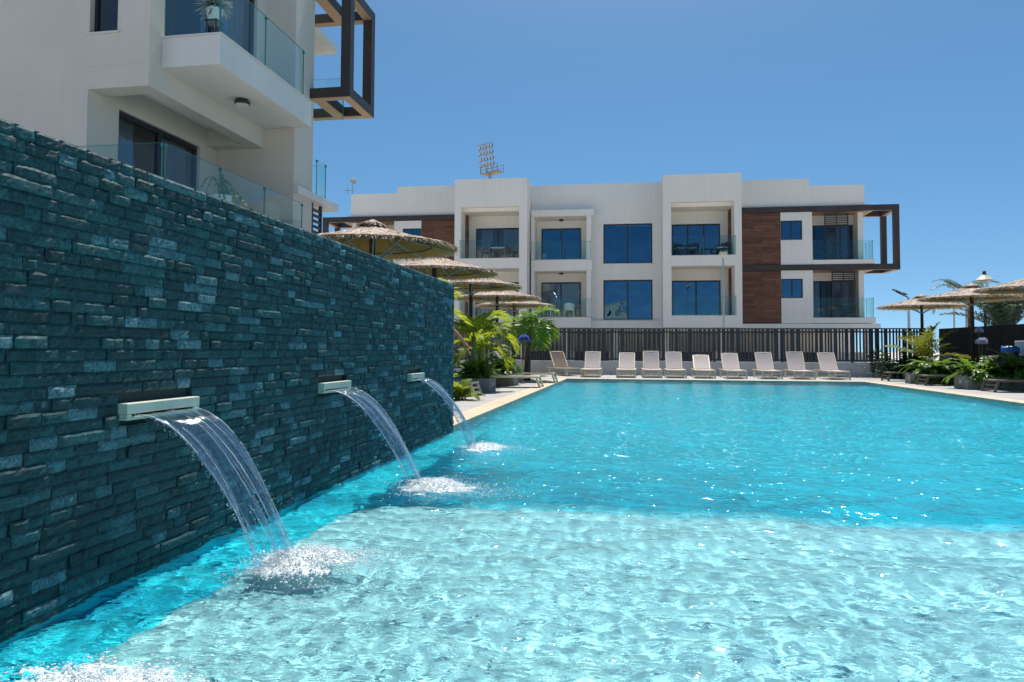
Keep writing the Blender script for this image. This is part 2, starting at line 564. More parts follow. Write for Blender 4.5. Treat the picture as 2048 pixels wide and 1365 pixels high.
# spouts
M_spout = varied("spout_resin", (.60, .61, .47), (.72, .71, .57), scale=9, rough=.35, coord='pos')
lab = ["cream waterfall spout set in the stone wall, the large one nearest the camera",
       "cream waterfall spout in the middle of the stone wall's three",
       "smallest-looking cream waterfall spout, near the far end of the stone wall"]
for i, (s0, s1) in enumerate(SPOUTS):
    t = thing("waterfall_spout", lab[i], "spout", (XW, (s0 + s1) / 2, .665), group="waterfall spouts in the stone wall")
    h = (s1 - s0) / 2
    mb = MB()
    zt, zb = .033, -.035
    mb.box(-.03, -h, -.010, .036, h, zt); mb.box(-.03, -h, zb, .034, h, -.0245)
    mb.box(-.03, -h, -.0240, .0355, -h + .03, -.0105); mb.box(-.03, h - .03, -.0240, .0355, h, -.0105)
    mb.build("spout_body", [M_spout], t, bev=.003)
    mb = MB(); mb.box(.0, -h + .032, -.0244, .044, h - .032, -.0215)
    mb.build("spout_lip", [M_spout], t)
# ================================================================== LEFT APARTMENT BUILDING
M_render = varied("white_render_shaded", (.58, .54, .485), (.63, .59, .53), scale=.6, rough=.9, bump=.12, bscale=180)  # base lowered to stand in for skylight blocked from these walls
M_render_lit = varied("white_render_lit", (.66, .645, .62), (.72, .70, .67), scale=.6, rough=.9, bump=.1, bscale=180)  # paler copy of the wall render, stronger light put into its colour
M_render2 = varied("white_render_far", (.84, .77, .69), (.88, .82, .74), scale=.35, rough=.9, bump=.06, bscale=90)
def weather(m, amt):
    """faint run-off streaks and patches on painted render"""
    nt = m.node_tree; b = nt.nodes["Principled BSDF"]
    src = b.inputs["Base Color"].links[0].from_socket
    g = N(nt, "ShaderNodeNewGeometry"); mp = N(nt, "ShaderNodeMapping"); mp.inputs["Scale"].default_value = (3.2, 3.2, .16)
    nt.links.new(g.outputs["Position"], mp.inputs[0])
    n = N(nt, "ShaderNodeTexNoise"); n.inputs["Scale"].default_value = 1.6; n.inputs["Detail"].default_value = 7; n.inputs["Roughness"].default_value = .65
    nt.links.new(mp.outputs[0], n.inputs[0])
    r = N(nt, "ShaderNodeMapRange"); r.inputs[1].default_value = .38; r.inputs[2].default_value = .62; r.inputs[3].default_value = 1 - amt; r.inputs[4].default_value = 1.0
    nt.links.new(n.outputs[0], r.inputs[0])
    mx = N(nt, "ShaderNodeMixRGB"); mx.blend_type = 'MULTIPLY'; mx.inputs[0].default_value = 1
    nt.links.new(src, mx.inputs[1]); nt.links.new(r.outputs[0], mx.inputs[2]); nt.links.new(mx.outputs[0], b.inputs["Base Color"])
weather(M_render, .03); weather(M_render2, .035); weather(M_render_lit, .03)
M_soffit = varied("white_soffit", (.74, .71, .66), (.80, .77, .72), scale=.8, rough=.9)
M_sill = flat("marble_sill", (.62, .60, .58), .45)
M_alu = flat("anthracite_aluminium", (.022, .022, .026), .42, 0.0)
M_brown = varied("bronze_cladding", (.045, .034, .030), (.060, .046, .040), scale=2, rough=.5)
M_steel = flat("brushed_steel", (.55, .55, .56), .3, 1.0)
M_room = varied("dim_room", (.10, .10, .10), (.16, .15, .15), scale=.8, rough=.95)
M_cream = flat("cream_ceiling_light", (.75, .72, .66), .5)

def glass_mat(name, tint, trans, rough=0.0, refl=.10, gcol=(.95, .97, 1), wavy=0):
    """thin pane: tinted see-through plus a mirror share that grows at glancing angles"""
    m, nt, b = new_mat(name); nt.nodes.remove(b)
    out = nt.nodes["Material Output"]
    tr = N(nt, "ShaderNodeBsdfTransparent"); tr.inputs[0].default_value = (*tint, 1)
    gs = N(nt, "ShaderNodeBsdfGlossy"); gs.inputs["Roughness"].default_value = rough
    gs.inputs[0].default_value = (*gcol, 1)
    lw = N(nt, "ShaderNodeLayerWeight"); lw.inputs[0].default_value = .5
    pw = N(nt, "ShaderNodeMath"); pw.operation = 'POWER'; pw.inputs[1].default_value = 5.0
    nt.links.new(lw.outputs["Facing"], pw.inputs[0])
    ad = N(nt, "ShaderNodeMath"); ad.operation = 'MULTIPLY_ADD'; ad.inputs[1].default_value = 1 - refl; ad.inputs[2].default_value = refl; ad.use_clamp = True
    nt.links.new(pw.outputs[0], ad.inputs[0])
    if wavy:
        g = N(nt, "ShaderNodeNewGeometry"); nz = N(nt, "ShaderNodeTexNoise"); nz.inputs["Scale"].default_value = .9; nz.inputs["Detail"].default_value = 1
        nt.links.new(g.outputs["Position"], nz.inputs[0])
        bp = N(nt, "ShaderNodeBump"); bp.inputs["Strength"].default_value = wavy; bp.inputs["Distance"].default_value = .05
        nt.links.new(nz.outputs[0], bp.inputs["Height"]); nt.links.new(bp.outputs[0], gs.inputs["Normal"])
    mx = N(nt, "ShaderNodeMixShader")
    nt.links.new(ad.outputs[0], mx.inputs[0]); nt.links.new(tr.outputs[0], mx.inputs[1]); nt.links.new(gs.outputs[0], mx.inputs[2])
    nt.links.new(mx.outputs[0], out.inputs[0])
    return m
M_glass = glass_mat("balustrade_glass", (.88, .965, .955), 1, refl=.02)
M_glass_edge = flat("glass_edge", (.05, .20, .19), .2)
M_pane = glass_mat("window_glass", (.62, .68, .72), 1, refl=.07, wavy=.2)
M_pane_far = glass_mat("solar_window_glass", (.30, .36, .42), 1, refl=.22, gcol=(.32, .68, 1), wavy=.4)
M_curtain = varied("sheer_curtain", (.62, .64, .68), (.74, .75, .78), scale=3, rough=.9, stretch=(8, 8, .2))

def balustrade(parent, pts, z0, z1, label=None, edges=True):
    """run of frameless glass panes along pts (x, y), pane per segment, with edge strips and clamps"""
    mb = MB(); me = MB()
    for (p, q) in zip(pts[:-1], pts[1:]):
        p = Vector((p[0], p[1], 0)); q = Vector((q[0], q[1], 0))
        d = (q - p).normalized(); nrm = Vector((-d.y, d.x, 0))
        a = p + d * .008; b = q - d * .008; w = nrm * .006
        mb.add([a - w + Vector((0, 0, z0)), b - w + Vector((0, 0, z0)), b + w + Vector((0, 0, z0)), a + w + Vector((0, 0, z0)),
                a - w + Vector((0, 0, z1)), b - w + Vector((0, 0, z1)), b + w + Vector((0, 0, z1)), a + w + Vector((0, 0, z1))],
               [(3, 2, 1, 0), (4, 5, 6, 7), (0, 1, 5, 4), (1, 2, 6, 5), (2, 3, 7, 6), (3, 0, 4, 7)])
        for c in (a, b):
            me.beam(c + Vector((0, 0, z0)), c + Vector((0, 0, z1 + .001)), .013, .013, up=(d.x, d.y, 0))
            me.beam(c + Vector((0, 0, z1 - .05)), c + Vector((0, 0, z1 - .01)), .04, .03, up=(d.x, d.y, 0))
        me.beam(a + Vector((0, 0, z1 + .003)), b + Vector((0, 0, z1 + .003)), .014, .005)
    g = mb.build("balustrade", [M_glass], parent)
    me.build("glass_trim", [M_glass_edge], g)
    return g

def slider(parent, axis, plane, a0, a1, z0, z1, n, pane_mat, fr=.07, depth=.07, name="sliding_door", out=1, curtain=None):
    """window or door in a wall plane. axis 'x': frame runs along x at y=plane (faces -y); axis 'y': runs along y at x=plane (faces +x)"""
    mb = MB()
    def bx(p0, p1, q0, q1, d0, d1, m):
        if axis == 'x': m.box(p0, plane + d0, q0, p1, plane + d1, q1)
        else: m.box(plane - d1, p0, q0, plane - d0, p1, q1)
    bx(a0, a1, z1 - fr, z1, 0, depth, mb); bx(a0, a1, z0, z0 + fr * .8, 0, depth, mb)
    bx(a0, a0 + fr, z0 + fr * .8, z1 - fr, 0, depth, mb); bx(a1 - fr, a1, z0 + fr * .8, z1 - fr, 0, depth, mb)
    w = (a1 - a0) / n
    for i in range(1, n):
        bx(a0 + i * w - fr * .55, a0 + i * w + fr * .55, z0 + fr * .8, z1 - fr, -.004, depth - .004, mb)
    f = mb.build(name, [M_alu], parent)
    mp = MB()
    for i in range(n):
        l = a0 + i * w + (fr if i == 0 else fr * .55); r = a0 + (i + 1) * w - (fr if i == n - 1 else fr * .55)
        bx(l, r, z0 + fr * .8, z1 - fr, depth * .5, depth * .5 + .008, mp)
    mp.build("pane", [pane_mat], f)
    if curtain:
        mc = MB()
        for (c0, c1) in curtain:
            m = int((c1 - c0) / .05) + 2
            P = []
            for k in range(m):
                t = c0 + (c1 - c0) * k / (m - 1); dd = depth + .14 + .03 * math.sin(k * 1.9) + .012 * math.sin(k * 4.1)
                P.append((t, dd))
            for (t0, d0), (t1, d1) in zip(P[:-1], P[1:]):
                if axis == 'x':
                    mc.poly([(t0, plane + d0, z0 + .03), (t1, plane + d1, z0 + .03), (t1, plane + d1, z1 - .06), (t0, plane + d0, z1 - .06)])
                else:
                    mc.poly([(plane - d0, t0, z0 + .03), (plane - d1, t1, z0 + .03), (plane - d1, t1, z1 - .06), (plane - d0, t0, z1 - .06)])
        mc.build("curtain", [M_curtain], f, smooth=True)
    return f

LB = thing("apartment_building", "white apartment building close on the left, its glass balcony overhanging the stone wall", "building", (-7.53, 10.14, 0))
OX, OY = 7.53, -10.14
class LMB(MB):
    def box(s, x0, y0, z0, x1, y1, z1, mi=0):
        return MB.box(s, x0 + OX, y0 + OY, z0, x1 + OX, y1 + OY, z1, mi)
def lslider(*a, **k):
    axis, plane, a0, a1 = a[1], a[2], a[3], a[4]
    if axis == 'x': plane += OY; a0 += OX; a1 += OX; cu = OX
    else: plane += OX; a0 += OY; a1 += OY; cu = OY
    if k.get('curtain'): k['curtain'] = [(p + cu, q + cu) for p, q in k['curtain']]
    return slider(a[0], axis, plane, a0, a1, *a[5:], **k)
ZS, ZF2, ZF1, ZR = 5.06, 5.97, 2.88, 9.3
YB = 13.75
# lower storey: walls round the recessed terrace
mb = LMB()
T = .25
mb.box(-17, 10.14, 0, -8.6, 10.14 + T, ZS)                         # front wall, lower
mb.box(-8.6 - T, 10.39, 0, -8.6, 10.86, 5.6)                        # side wall before the window
mb.box(-8.6 - T, 10.86, 4.98, -8.6, 13.18, 5.6)                     # over the window
mb.box(-8.6 - T, 10.86, 0, -8.6, 13.18, ZF1)                        # under
mb.box(-8.6 - T, 13.18, 0, -8.6, YB, 5.6)                           # after
# upper storey, overhanging; window hole in the front
mb.box(-17, 10.14, ZS + .001, -8.60, 10.14 + T, ZR)
mb.box(-8.10, 10.14, ZS + .36, -7.53, 10.14 + T, ZR)
mb.box(-8.60, 10.14, ZS + .36, -8.10, 10.14 + T, 5.96)
mb.box(-8.60, 10.14, 7.35, -8.10, 10.14 + T, ZR)
mb.box(-7.53 - T, 10.39, ZS + .36, -7.53, 10.52, ZR)                # side wall by the balcony door
mb.box(-7.53 - T, 10.52, ZS + .36, -7.53, 13.40, ZF2 - .02)
mb.box(-7.53 - T, 10.52, 8.25, -7.53, 13.40, ZR)
mb.box(-7.53 - T, 13.40, ZS + .36, -7.53, YB, ZR)
# edge beams under the overhang
mb.box(-8.6, 10.14, ZS, -7.53, 10.50, ZS + .358)
mb.box(-7.82, 10.50, ZS, -7.53, 13.42, ZS + .358)
mb.box(-8.6, 13.42, ZS, -7.53, YB, ZS + .358)
mb.box(-17, 10.40, ZR - .5, -7.79, 18, ZR - .3)                     # roof slab
mb.box(-17, 10.40, 2.6, -8.87, 18, ZF1 - .02)                        # first floor slab
mb.box(-17, 10.40, ZF2 - .3, -8.87, 18, ZF2 - .02)                   # second floor slab
mb.box(-17, 14.1, 0, -10.4, 14.2, ZR - .5)                           # inner wall
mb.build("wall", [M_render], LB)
mb = LMB(); mb.box(-8.59, 10.51, ZS + .36, -7.79, 13.41, ZS + .46)
mb.build("terrace_ceiling", [M_soffit], LB)
# wing behind
mb = LMB()
XB, YE = -6.86, 14.62
mb.box(-17, YB, 0, XB, YB + T, ZR + .4)
mb.box(XB - T, YB + T, 0, XB, YE, ZR + .4)
mb.box(-8.75, YE - .2, 0, XB - T - .002, YE, ZR + .4)
mb.box(-17, 17.9, 0, -8.75, 18.1, ZR + .4)
mb.box(-8.75, YE + .002, 0, -8.55, 18.1, ZR + .4)
mb.box(-17, YB + T, ZR + .1, -7.12, YE - .21, ZR + .3)
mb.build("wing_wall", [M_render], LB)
# thin canopy running along the wing's side
mb = LMB()
mb.box(XB + .002, YB + .02, 4.115, -6.76, YE, 4.27); mb.box(-8.54, YE + .002, 4.115, -6.76, 15.81, 4.27)
mb.build("canopy_slab", [M_render_lit], LB)
# balcony
mb = LMB()
mb.box(-7.528, 10.44, 5.46, -6.50, YB - .002, ZF2 - .03)
bal = mb.build("balcony_slab", [M_render_lit], LB, bev=.004)
mb = LMB(); mb.box(-7.527, 10.42, ZF2 - .0295, -6.47, YB - .002, ZF2)
mb.build("balcony_coping", [M_sill], bal)
balustrade(LB, [(-7.5 + OX, 10.46 + OY), (-6.52 + OX, 10.46 + OY)], ZF2 + .002, ZF2 + .93)
balustrade(LB, [(-6.52 + OX, 10.475 + OY), (-6.52 + OX, 11.90 + OY), (-6.52 + OX, 13.42 + OY)], ZF2 + .002, ZF2 + .93)
# round lamp under the balcony
mb = MB(); cx_, cy_ = -7.02 + OX, 12.02 + OY
mb.lathe([(0, 5.459), (.105, 5.459), (.105, 5.425), (.135, 5.42), (.135, 5.36), (.0, 5.36)], 28, (cx_, cy_, 0))
cl = mb.build("ceiling_light", [M_alu], LB)
mb = MB(); mb.lathe([(0, 5.359), (.12, 5.359), (.12, 5.352), (0, 5.352)], 28, (cx_, cy_, 0)); mb.build("diffuser", [M_cream], cl)
# openings
lslider(LB, 'y', -8.66, 10.86, 13.18, ZF1, 4.98, 2, M_pane, fr=.085, curtain=[(10.95, 11.6), (12.2, 13.1)])
lslider(LB, 'y', -7.60, 10.52, 13.40, ZF2 - .02, 8.25, 2, M_pane, fr=.08, curtain=[(11.9, 13.3)])
lslider(LB, 'x', 10.24, -8.60, -8.10, 5.98, 7.35, 1, M_pane, fr=.05, name="window")
mb = LMB(); mb.box(-8.64, 10.10, 5.935, -8.06, 10.26, 5.965); mb.build("window_sill", [M_sill], LB)
# terrace in front of the recessed windows
mb = LMB()
mb.box(-8.59, 9.1, 2.55, -6.40, 13.745, ZF1)
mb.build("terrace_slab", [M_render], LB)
balustrade(LB, [(-8.2 + OX, 9.12 + OY), (-6.52 + OX, 9.12 + OY)], ZF1 + .002, ZF1 + .93)
balustrade(LB, [(-6.50 + OX, 9.14 + OY), (-6.50 + OX, 10.52 + OY), (-6.50 + OX, 11.93 + OY), (-6.50 + OX, 13.42 + OY)], ZF1 + .002, ZF1 + .93)
# bronze box frame
mb = LMB()
y0, y1, xo, zb, zt = 14.42, 15.885, -5.95, 6.31, 8.55
s = .21
for z in (zb, zt):
    mb.box(XB + .002, y0, z, xo, y0 + s, z + s); mb.box(-7.42, y1 - s, z, xo, y1, z + s)
    mb.box(xo - s, y0 + s, z, xo, y1 - s, z + s)
    mb.box(XB + .002, y0 + s, z, XB + .28, y1 - s, z + s)
mb.box(xo - s, y0, zb + s, xo, y0 + s, zt); mb.box(xo - s, y1 - s, zb + s, xo, y1, zt)
fr = mb.build("box_frame", [M_brown], LB)
M_bounce = flat("soffit_bounce_tone", (.42, .24, .13), .6)  # orange base paints the warm bounce light on the undersides
for z in (zb, zt):
    mb = LMB()
    mb.box(XB + .01, y0 + .01, z - .012, xo - .01, y0 + s - .01, z - .001); mb.box(-7.40, y1 - s + .01, z - .012, xo - .01, y1 - .01, z - .001)
    mb.box(xo - s + .01, y0 + s - .01, z - .012, xo - .01, y1 - s + .01, z - .001); mb.box(XB + .01, y0 + s - .01, z - .012, XB + .27, y1 - s + .01, z - .001)
    mb.build("frame_bounce_underside", [M_bounce], fr)
balustrade(LB, [(-8.4 + OX, 15.0 + OY), (-6.33 + OX, 15.0 + OY)], 6.0, 6.93)
balustrade(LB, [(-6.78 + OX, 14.65 + OY), (-6.78 + OX, 15.13 + OY), (-7.9 + OX, 15.14 + OY)], 4.272, 5.03)
# louvred side screen
mb = LMB()
mb.box(XB - .06, YE + .02, 2.2, XB, YE + .08, 4.10); mb.box(XB - .06, 15.09, 2.2, XB, 15.15, 4.10)
z = 2.25
while z < 4.05:
    mb.box(XB - .05, YE + .08, z, XB - .005, 15.09, z + .06); z += .12
mb.build("louvre_screen", [M_alu], LB)
# ================================================================== FAR APARTMENT BUILDING
def wood_mat():
    m, nt, b = new_mat("timber_cladding")
    tc = N(nt, "ShaderNodeTexCoord")
    mp = N(nt, "ShaderNodeMapping"); mp.inputs["Rotation"].default_value = (math.pi / 2, 0, 0)
    nt.links.new(tc.outputs["Object"], mp.inputs[0])
    br = N(nt, "ShaderNodeTexBrick"); br.offset = .37
    br.inputs["Scale"].default_value = 1; br.inputs["Brick Width"].default_value = 1.15; br.inputs["Row Height"].default_value = .17
    br.inputs["Mortar Size"].default_value = .006
    br.inputs["Color1"].default_value = (.12, .042, .020, 1); br.inputs["Color2"].default_value = (.21, .085, .043, 1)
    br.inputs["Mortar"].default_value = (.05, .02, .01, 1)
    nt.links.new(mp.outputs[0], br.inputs[0])
    n = N(nt, "ShaderNodeTexNoise"); n.inputs["Scale"].default_value = 3; n.inputs["Detail"].default_value = 8
    m2 = N(nt, "ShaderNodeMapping"); m2.inputs["Scale"].default_value = (.8, 1, 9)
    nt.links.new(tc.outputs["Object"], m2.inputs[0]); nt.links.new(m2.outputs[0], n.inputs[0])
    r = N(nt, "ShaderNodeValToRGB"); r.color_ramp.elements[0].position = .3; r.color_ramp.elements[0].color = (.55, .5, .45, 1)
    r.color_ramp.elements[1].position = .7; r.color_ramp.elements[1].color = (1.25, 1.2, 1.15, 1)
    nt.links.new(n.outputs[0], r.inputs[0])
    mx = N(nt, "ShaderNodeMixRGB"); mx.blend_type = 'MULTIPLY'; mx.inputs[0].default_value = 1
    nt.links.new(br.outputs[0], mx.inputs[1]); nt.links.new(r.outputs[0], mx.inputs[2])
    nt.links.new(mx.outputs[0], b.inputs["Base Color"]); b.inputs["Roughness"].default_value = .6
    return m
M_wood = wood_mat()
FB = thing("apartment_block", "long white apartment block across the pool with timber panels and brown frames at both ends", "building", (0, 41, 0), .02)

def wall_holes(mb, u0, u1, z0, z1, v0, v1, holes):
    """wall slab between v0 and v1 with rectangular holes (hu0, hu1, hz0, hz1)"""
    us = sorted({u0, u1, *[h[0] for h in holes], *[h[1] for h in holes]})
    zs = sorted({z0, z1, *[h[2] for h in holes], *[h[3] for h in holes]})
    for a, b in zip(us[:-1], us[1:]):
        run = None
        for c, d in zip(zs[:-1], zs[1:]):
            inside = any(h[0] - 1e-6 <= a and b <= h[1] + 1e-6 and h[2] - 1e-6 <= c and d <= h[3] + 1e-6 for h in holes)
            if inside:
                if run: mb.box(a, v0, run[0], b, v1, run[1]); run = None
            else:
                run = (run[0], d) if run else (c, d)
        if run: mb.box(a, v0, run[0], b, v1, run[1])

# --- centre
mb = MB()
wall_holes(mb, -5.76, 1.52, 2.6, 10.36, 0, .25, [(-5.52, -2.62, 2.76, 5.37), (-5.52, -2.62, 5.98, 8.45), (-1.69, 1.03, 2.66, 4.89), (-1.69, 1.03, 5.82, 8.06)])
mb.box(-5.9, .9 + .001, 2.2, -2.3, 1.1, 8.8)
mb.box(-5.74, .25, 2.2, -5.53, .90, 8.8); mb.box(-2.61, .25, 2.2, -2.4, .90, 8.8)
mb.box(-5.76, -.30, 2.18, 1.52, .2, 2.598)
mb.build("wall", [M_render2], FB)
for z in (8.452, 5.372):
    mb = MB(); mb.box(-5.53, .10, z, -2.61, .899, z + .14); mb.build("bay_ceiling", [M_soffit], FB)
for (z0, z1, u1, nm) in ((8.452, 8.82, -2.2, "hood"), (5.372, 5.978, -2.3, "balcony_slab"), (2.2, 2.758, -2.35, "balcony_slab")):
    mb = MB(); mb.box(-5.72, -.62, z0, u1, -.002, z1)
    if nm != "hood": mb.box(-5.51, .0, z1 - .12, -2.63, .898, z1 - .002)
    o = mb.build(nm, [M_render2], FB, bev=.01)
    if nm != "hood":
        m2 = MB(); m2.box(-5.74, -.64, z1 + .001, u1 + .02, -.003, z1 + .03); m2.build("coping_strip", [M_sill], o)
for z in (8.45, 5.37):
    for (ua, ub) in ((-5.72, -5.53), (-2.61, -2.35)):
        mb = MB(); mb.box(ua, -.6, z - (2.43 if z > 8 else 2.57), ub, -.003, z - .002); mb.build("side_fin", [M_render2], FB)
def lamp_small(u, v, z):
    mb = MB(); mb.lathe([(0, z), (.13, z), (.13, z - .09), (0, z - .09)], 16, (u, v, 0)); mb.build("ceiling_light", [M_alu], FB)
lamp_small(-4.1, .45, 8.45); lamp_small(-4.1, .45, 5.37)
balustrade(FB, [(-5.70, -.3), (-5.70, -.60), (-4.05, -.60), (-2.38, -.60), (-2.38, -.3)], 6.01, 7.02)
balustrade(FB, [(-5.70, -.3), (-5.70, -.60), (-4.05, -.60), (-2.40, -.60), (-2.40, -.3)], 2.79, 3.80)
slider(FB, 'x', .84, -5.28, -3.0, 6.0, 8.0, 2, M_pane_far, fr=.07, depth=.06, curtain=[(-5.2, -4.5)])
slider(FB, 'x', .84, -5.28, -3.0, 2.8, 4.86, 2, M_pane, fr=.07, depth=.06, curtain=[(-5.2, -4.6)])
for (z0, z1) in ((5.82, 8.06), (2.66, 4.89)):
    slider(FB, 'x', .12, -1.69, 1.03, z0, z1, 2, M_pane_far, fr=.07, depth=.06, name="window", curtain=[(-1.6, -1.0)])
    mb = MB(); mb.box(-1.74, -.05, z0 - .04, 1.08, .11, z0 - .002); mb.build("window_sill", [M_sill], FB)

# --- the two projecting blocks
def block(sg):
    M = (lambda u: u) if sg > 0 else (lambda u: -4.31 - u)
    def bx(mb, a, v0, z0, b, v1, z1): mb.box(M(a), v0, z0, M(b), v1, z1)
    zt = 10.34 if sg > 0 else 10.42
    mb = MB()
    vb = -1.75
    bx(mb, 1.5, vb, 2.17, 1.94, 3.0, zt); bx(mb, 5.2, vb, 2.17, 5.57, 3.0, zt)
    bx(mb, 1.941, vb, 8.85, 5.199, vb + .35, zt); bx(mb, 1.941, vb + .351, 8.66, 5.199, 3.0, 8.95); bx(mb, 1.941, vb + .35, 9.9, 5.199, 3.0, zt - .3)
    bx(mb, 1.941, vb, 5.43, 5.199, -.001, 5.97); bx(mb, 1.941, vb, 2.17, 5.199, -.001, 2.78)
    hs = sorted((M(2.09), M(4.71)))
    wall_holes(mb, min(M(1.941), M(5.199)), max(M(1.941), M(5.199)), 2.17, 8.659, 0, .2, [(hs[0], hs[1], 2.8, 4.82), (hs[0], hs[1], 6.0, 7.96)])
    mb.build("block_wall", [M_render2], FB)
    for (z, zc) in ((5.972, 6.0), (2.782, 2.81)):
        m2 = MB(); bx(m2, 1.93, vb - .03, z, 5.28, vb + .25, zc); m2.build("coping_strip", [M_sill], FB)
    mb = MB()
    for (z0, z1) in ((2.79, 5.42), (5.99, 8.64)):
        bx(mb, 5.12, -.62, z0, 5.198, -.003, z1)
    mb.build("timber_strip", [M_wood], FB)
    for z in (6.0, 2.81):
        p = [(M(1.96), vb - .012), (M(3.6), vb - .012), (M(5.25), vb - .012)]
        if sg < 0: p = p[::-1]
        balustrade(FB, p, z + .003, z + 1.0)
    a, b = hs
    if sg > 0:
        slider(FB, 'x', .08, a, b, 6.0, 7.96, 3, M_pane_far, fr=.075, depth=.06)
        slider(FB, 'x', .08, a, b, 2.8, 4.82, 2, M_pane_far, fr=.075, depth=.06, curtain=[(a + .1, a + 1.2)])
    else:
        slider(FB, 'x', .08, a, b, 6.0, 7.96, 2, M_pane, fr=.075, depth=.06, curtain=[(a + .3, a + .95), (a + 1.6, b - .1)])
        slider(FB, 'x', .08, a, b, 2.8, 4.82, 2, M_pane, fr=.075, depth=.06, curtain=[(a + .3, b - .3)])
block(1); block(-1)

# --- the two wings with bronze frames
def louvre(u0, u1, v, z0, z1):
    mb = MB()
    mb.box(u0, v, z0, u0 + .05, v + .05, z1); mb.box(u1 - .05, v, z0, u1, v + .05, z1)
    mb.box(u0 + .05, v, z1 - .05, u1 - .05, v + .05, z1); mb.box(u0 + .05, v, z0, u1 - .05, v + .05, z0 + .05)
    um = (u0 + u1) / 2; mb.box(um - .02, v + .002, z0 + .05, um + .02, v + .048, z1 - .05)
    z = z0 + .08
    while z < z1 - .1:
        mb.box(u0 + .05, v + .006, z, um - .02, v + .044, z + .055); mb.box(um + .02, v + .006, z, u1 - .05, v + .044, z + .055)
        z += .105
    return mb
def wing(sg):
    M = (lambda u: u) if sg > 0 else (lambda u: -4.38 - u)
    def bx(mb, a, v0, z0, b, v1, z1): mb.box(M(a), v0, z0, M(b), v1, z1)
    mb = MB()
    z1a, z2a = (10.35, 9.94) if sg > 0 else (10.55, 10.18)
    bx(mb, 5.58, .12, 8.802, 9.43, .4, z1a); bx(mb, 9.431, .12, 8.802, 12.27, .4, z2a)
    bx(mb, 5.58, .402, 9.4, 12.0, 9, 9.6)
    bx(mb, 12.0, .402, 2.2, 12.27, 9, z2a)
    bx(mb, 12.272, .3, 8.81, 12.62, 8, 8.9)
    # white panels with window holes, recess walls
    a = sorted((M(7.9), M(9.54))); h = sorted((M(7.905), M(9.02)))
    wall_holes(mb, a[0], a[1], 2.44, 8.49, 0, .25, [(h[0], h[1], 6.98, 8.04), (h[0], h[1], 3.81, 4.86)])
    bx(mb, 9.30, .251, 2.44, 9.54, 1.199, 8.49)
    a = sorted((M(9.30), M(12.42))); h = sorted((M(9.86), M(12.08)))
    wall_holes(mb, a[0], a[1], 2.44, 8.49, 1.2, 1.4, [(h[0], h[1], 5.87, 7.95), (h[0], h[1], 2.76, 4.84)])
    mb.build("wing_wall", [M_render2], FB)
    mb = MB(); bx(mb, 5.58, .03, 5.64, 7.899, .25, 8.49); bx(mb, 5.58, .03, 2.48, 7.899, .25, 5.30); mb.build("timber_cladding", [M_wood], FB)
    for (z0, z1) in ((5.63, 5.85), (2.45, 2.73)):
        mb = MB(); bx(mb, 9.54, -.02, z0, 12.70, 1.198, z1); o = mb.build("balcony_slab", [M_render2], FB)
        m2 = MB(); bx(m2, 9.52, -.04, z1 + .001, 12.73, 1.19, z1 + .02); m2.build("coping_strip", [M_sill], o)
        p = [(M(9.58), .03), (M(12.62), .03), (M(12.62), 1.18)]
        if sg < 0: p = [q for q in p][::-1]
        balustrade(FB, p, z1 + .022, z1 + .022 + (1.02 if z0 > 5 else 1.05))
    mb = MB(); bx(mb, 5.58, -.05, 2.18, 12.93, 1.0, 2.42); mb.build("base_band", [M_render2], FB)
    # bronze frame: two long beams, end posts, returns with an opening
    mb = MB()
    bx(mb, 5.58, -.06, 8.50, 13.96, .20, 8.80); bx(mb, 5.58, -.06, 5.31, 13.96, .20, 5.62)
    for z in (8.501, 5.311):
        bx(mb, 13.66, .201, z, 13.958, 2.05, z + .298)
        bx(mb, 12.45, 1.80, z + .002, 13.655, 2.05, z + .296)
        bx(mb, 12.45, .201, z + .002, 12.70, 1.798, z + .296)
    bx(mb, 13.67, -.058, 5.621, 13.957, .19, 8.499); bx(mb, 13.67, 1.81, 5.621, 13.957, 2.045, 8.499)
    fr = mb.build("box_frame", [M_brown], FB)
    for z in (8.5, 5.31):
        mb = MB()
        bx(mb, 9.55, .205, z - .012, 12.44, 1.195, z - .001) if z > 8 else None
        bx(mb, 12.46, .0, z - .012, 12.69, 2.04, z - .001); bx(mb, 13.67, .0, z - .012, 13.95, 2.04, z - .001)
        bx(mb, 12.70, 1.81, z - .012, 13.66, 2.04, z - .001)
        mb.build("frame_bounce_underside", [M_bounce], fr)
    mb = MB(); bx(mb, 9.55, .205, 5.295, 12.44, 1.195, 5.309); mb.build("recess_soffit", [M_bounce], FB)
    # openings
    for (z0, z1) in ((6.98, 8.04), (3.81, 4.86)):
        a, b = sorted((M(7.905), M(9.02)))
        slider(FB, 'x', .03, a, b, z0, z1, 2, M_pane_far, fr=.06, depth=.06, name="window")
    a, b = sorted((M(9.86), M(12.08)))
    slider(FB, 'x', 1.26, a, b, 5.87, 7.95, 3, M_pane_far, fr=.07, depth=.06)
    slider(FB, 'x', 1.26, a, b, 2.76, 4.84, 3, M_pane, fr=.07, depth=.06)
    for (p, q, z0, z1) in ((10.2, 11.43, 5.88, 8.40), (10.54, 11.74, 2.76, 5.26)):
        a, b = sorted((M(p), M(q)))
        louvre(a, b, .10, z0, z1).build("louvre_screen", [M_alu], FB)
wing(1); wing(-1)
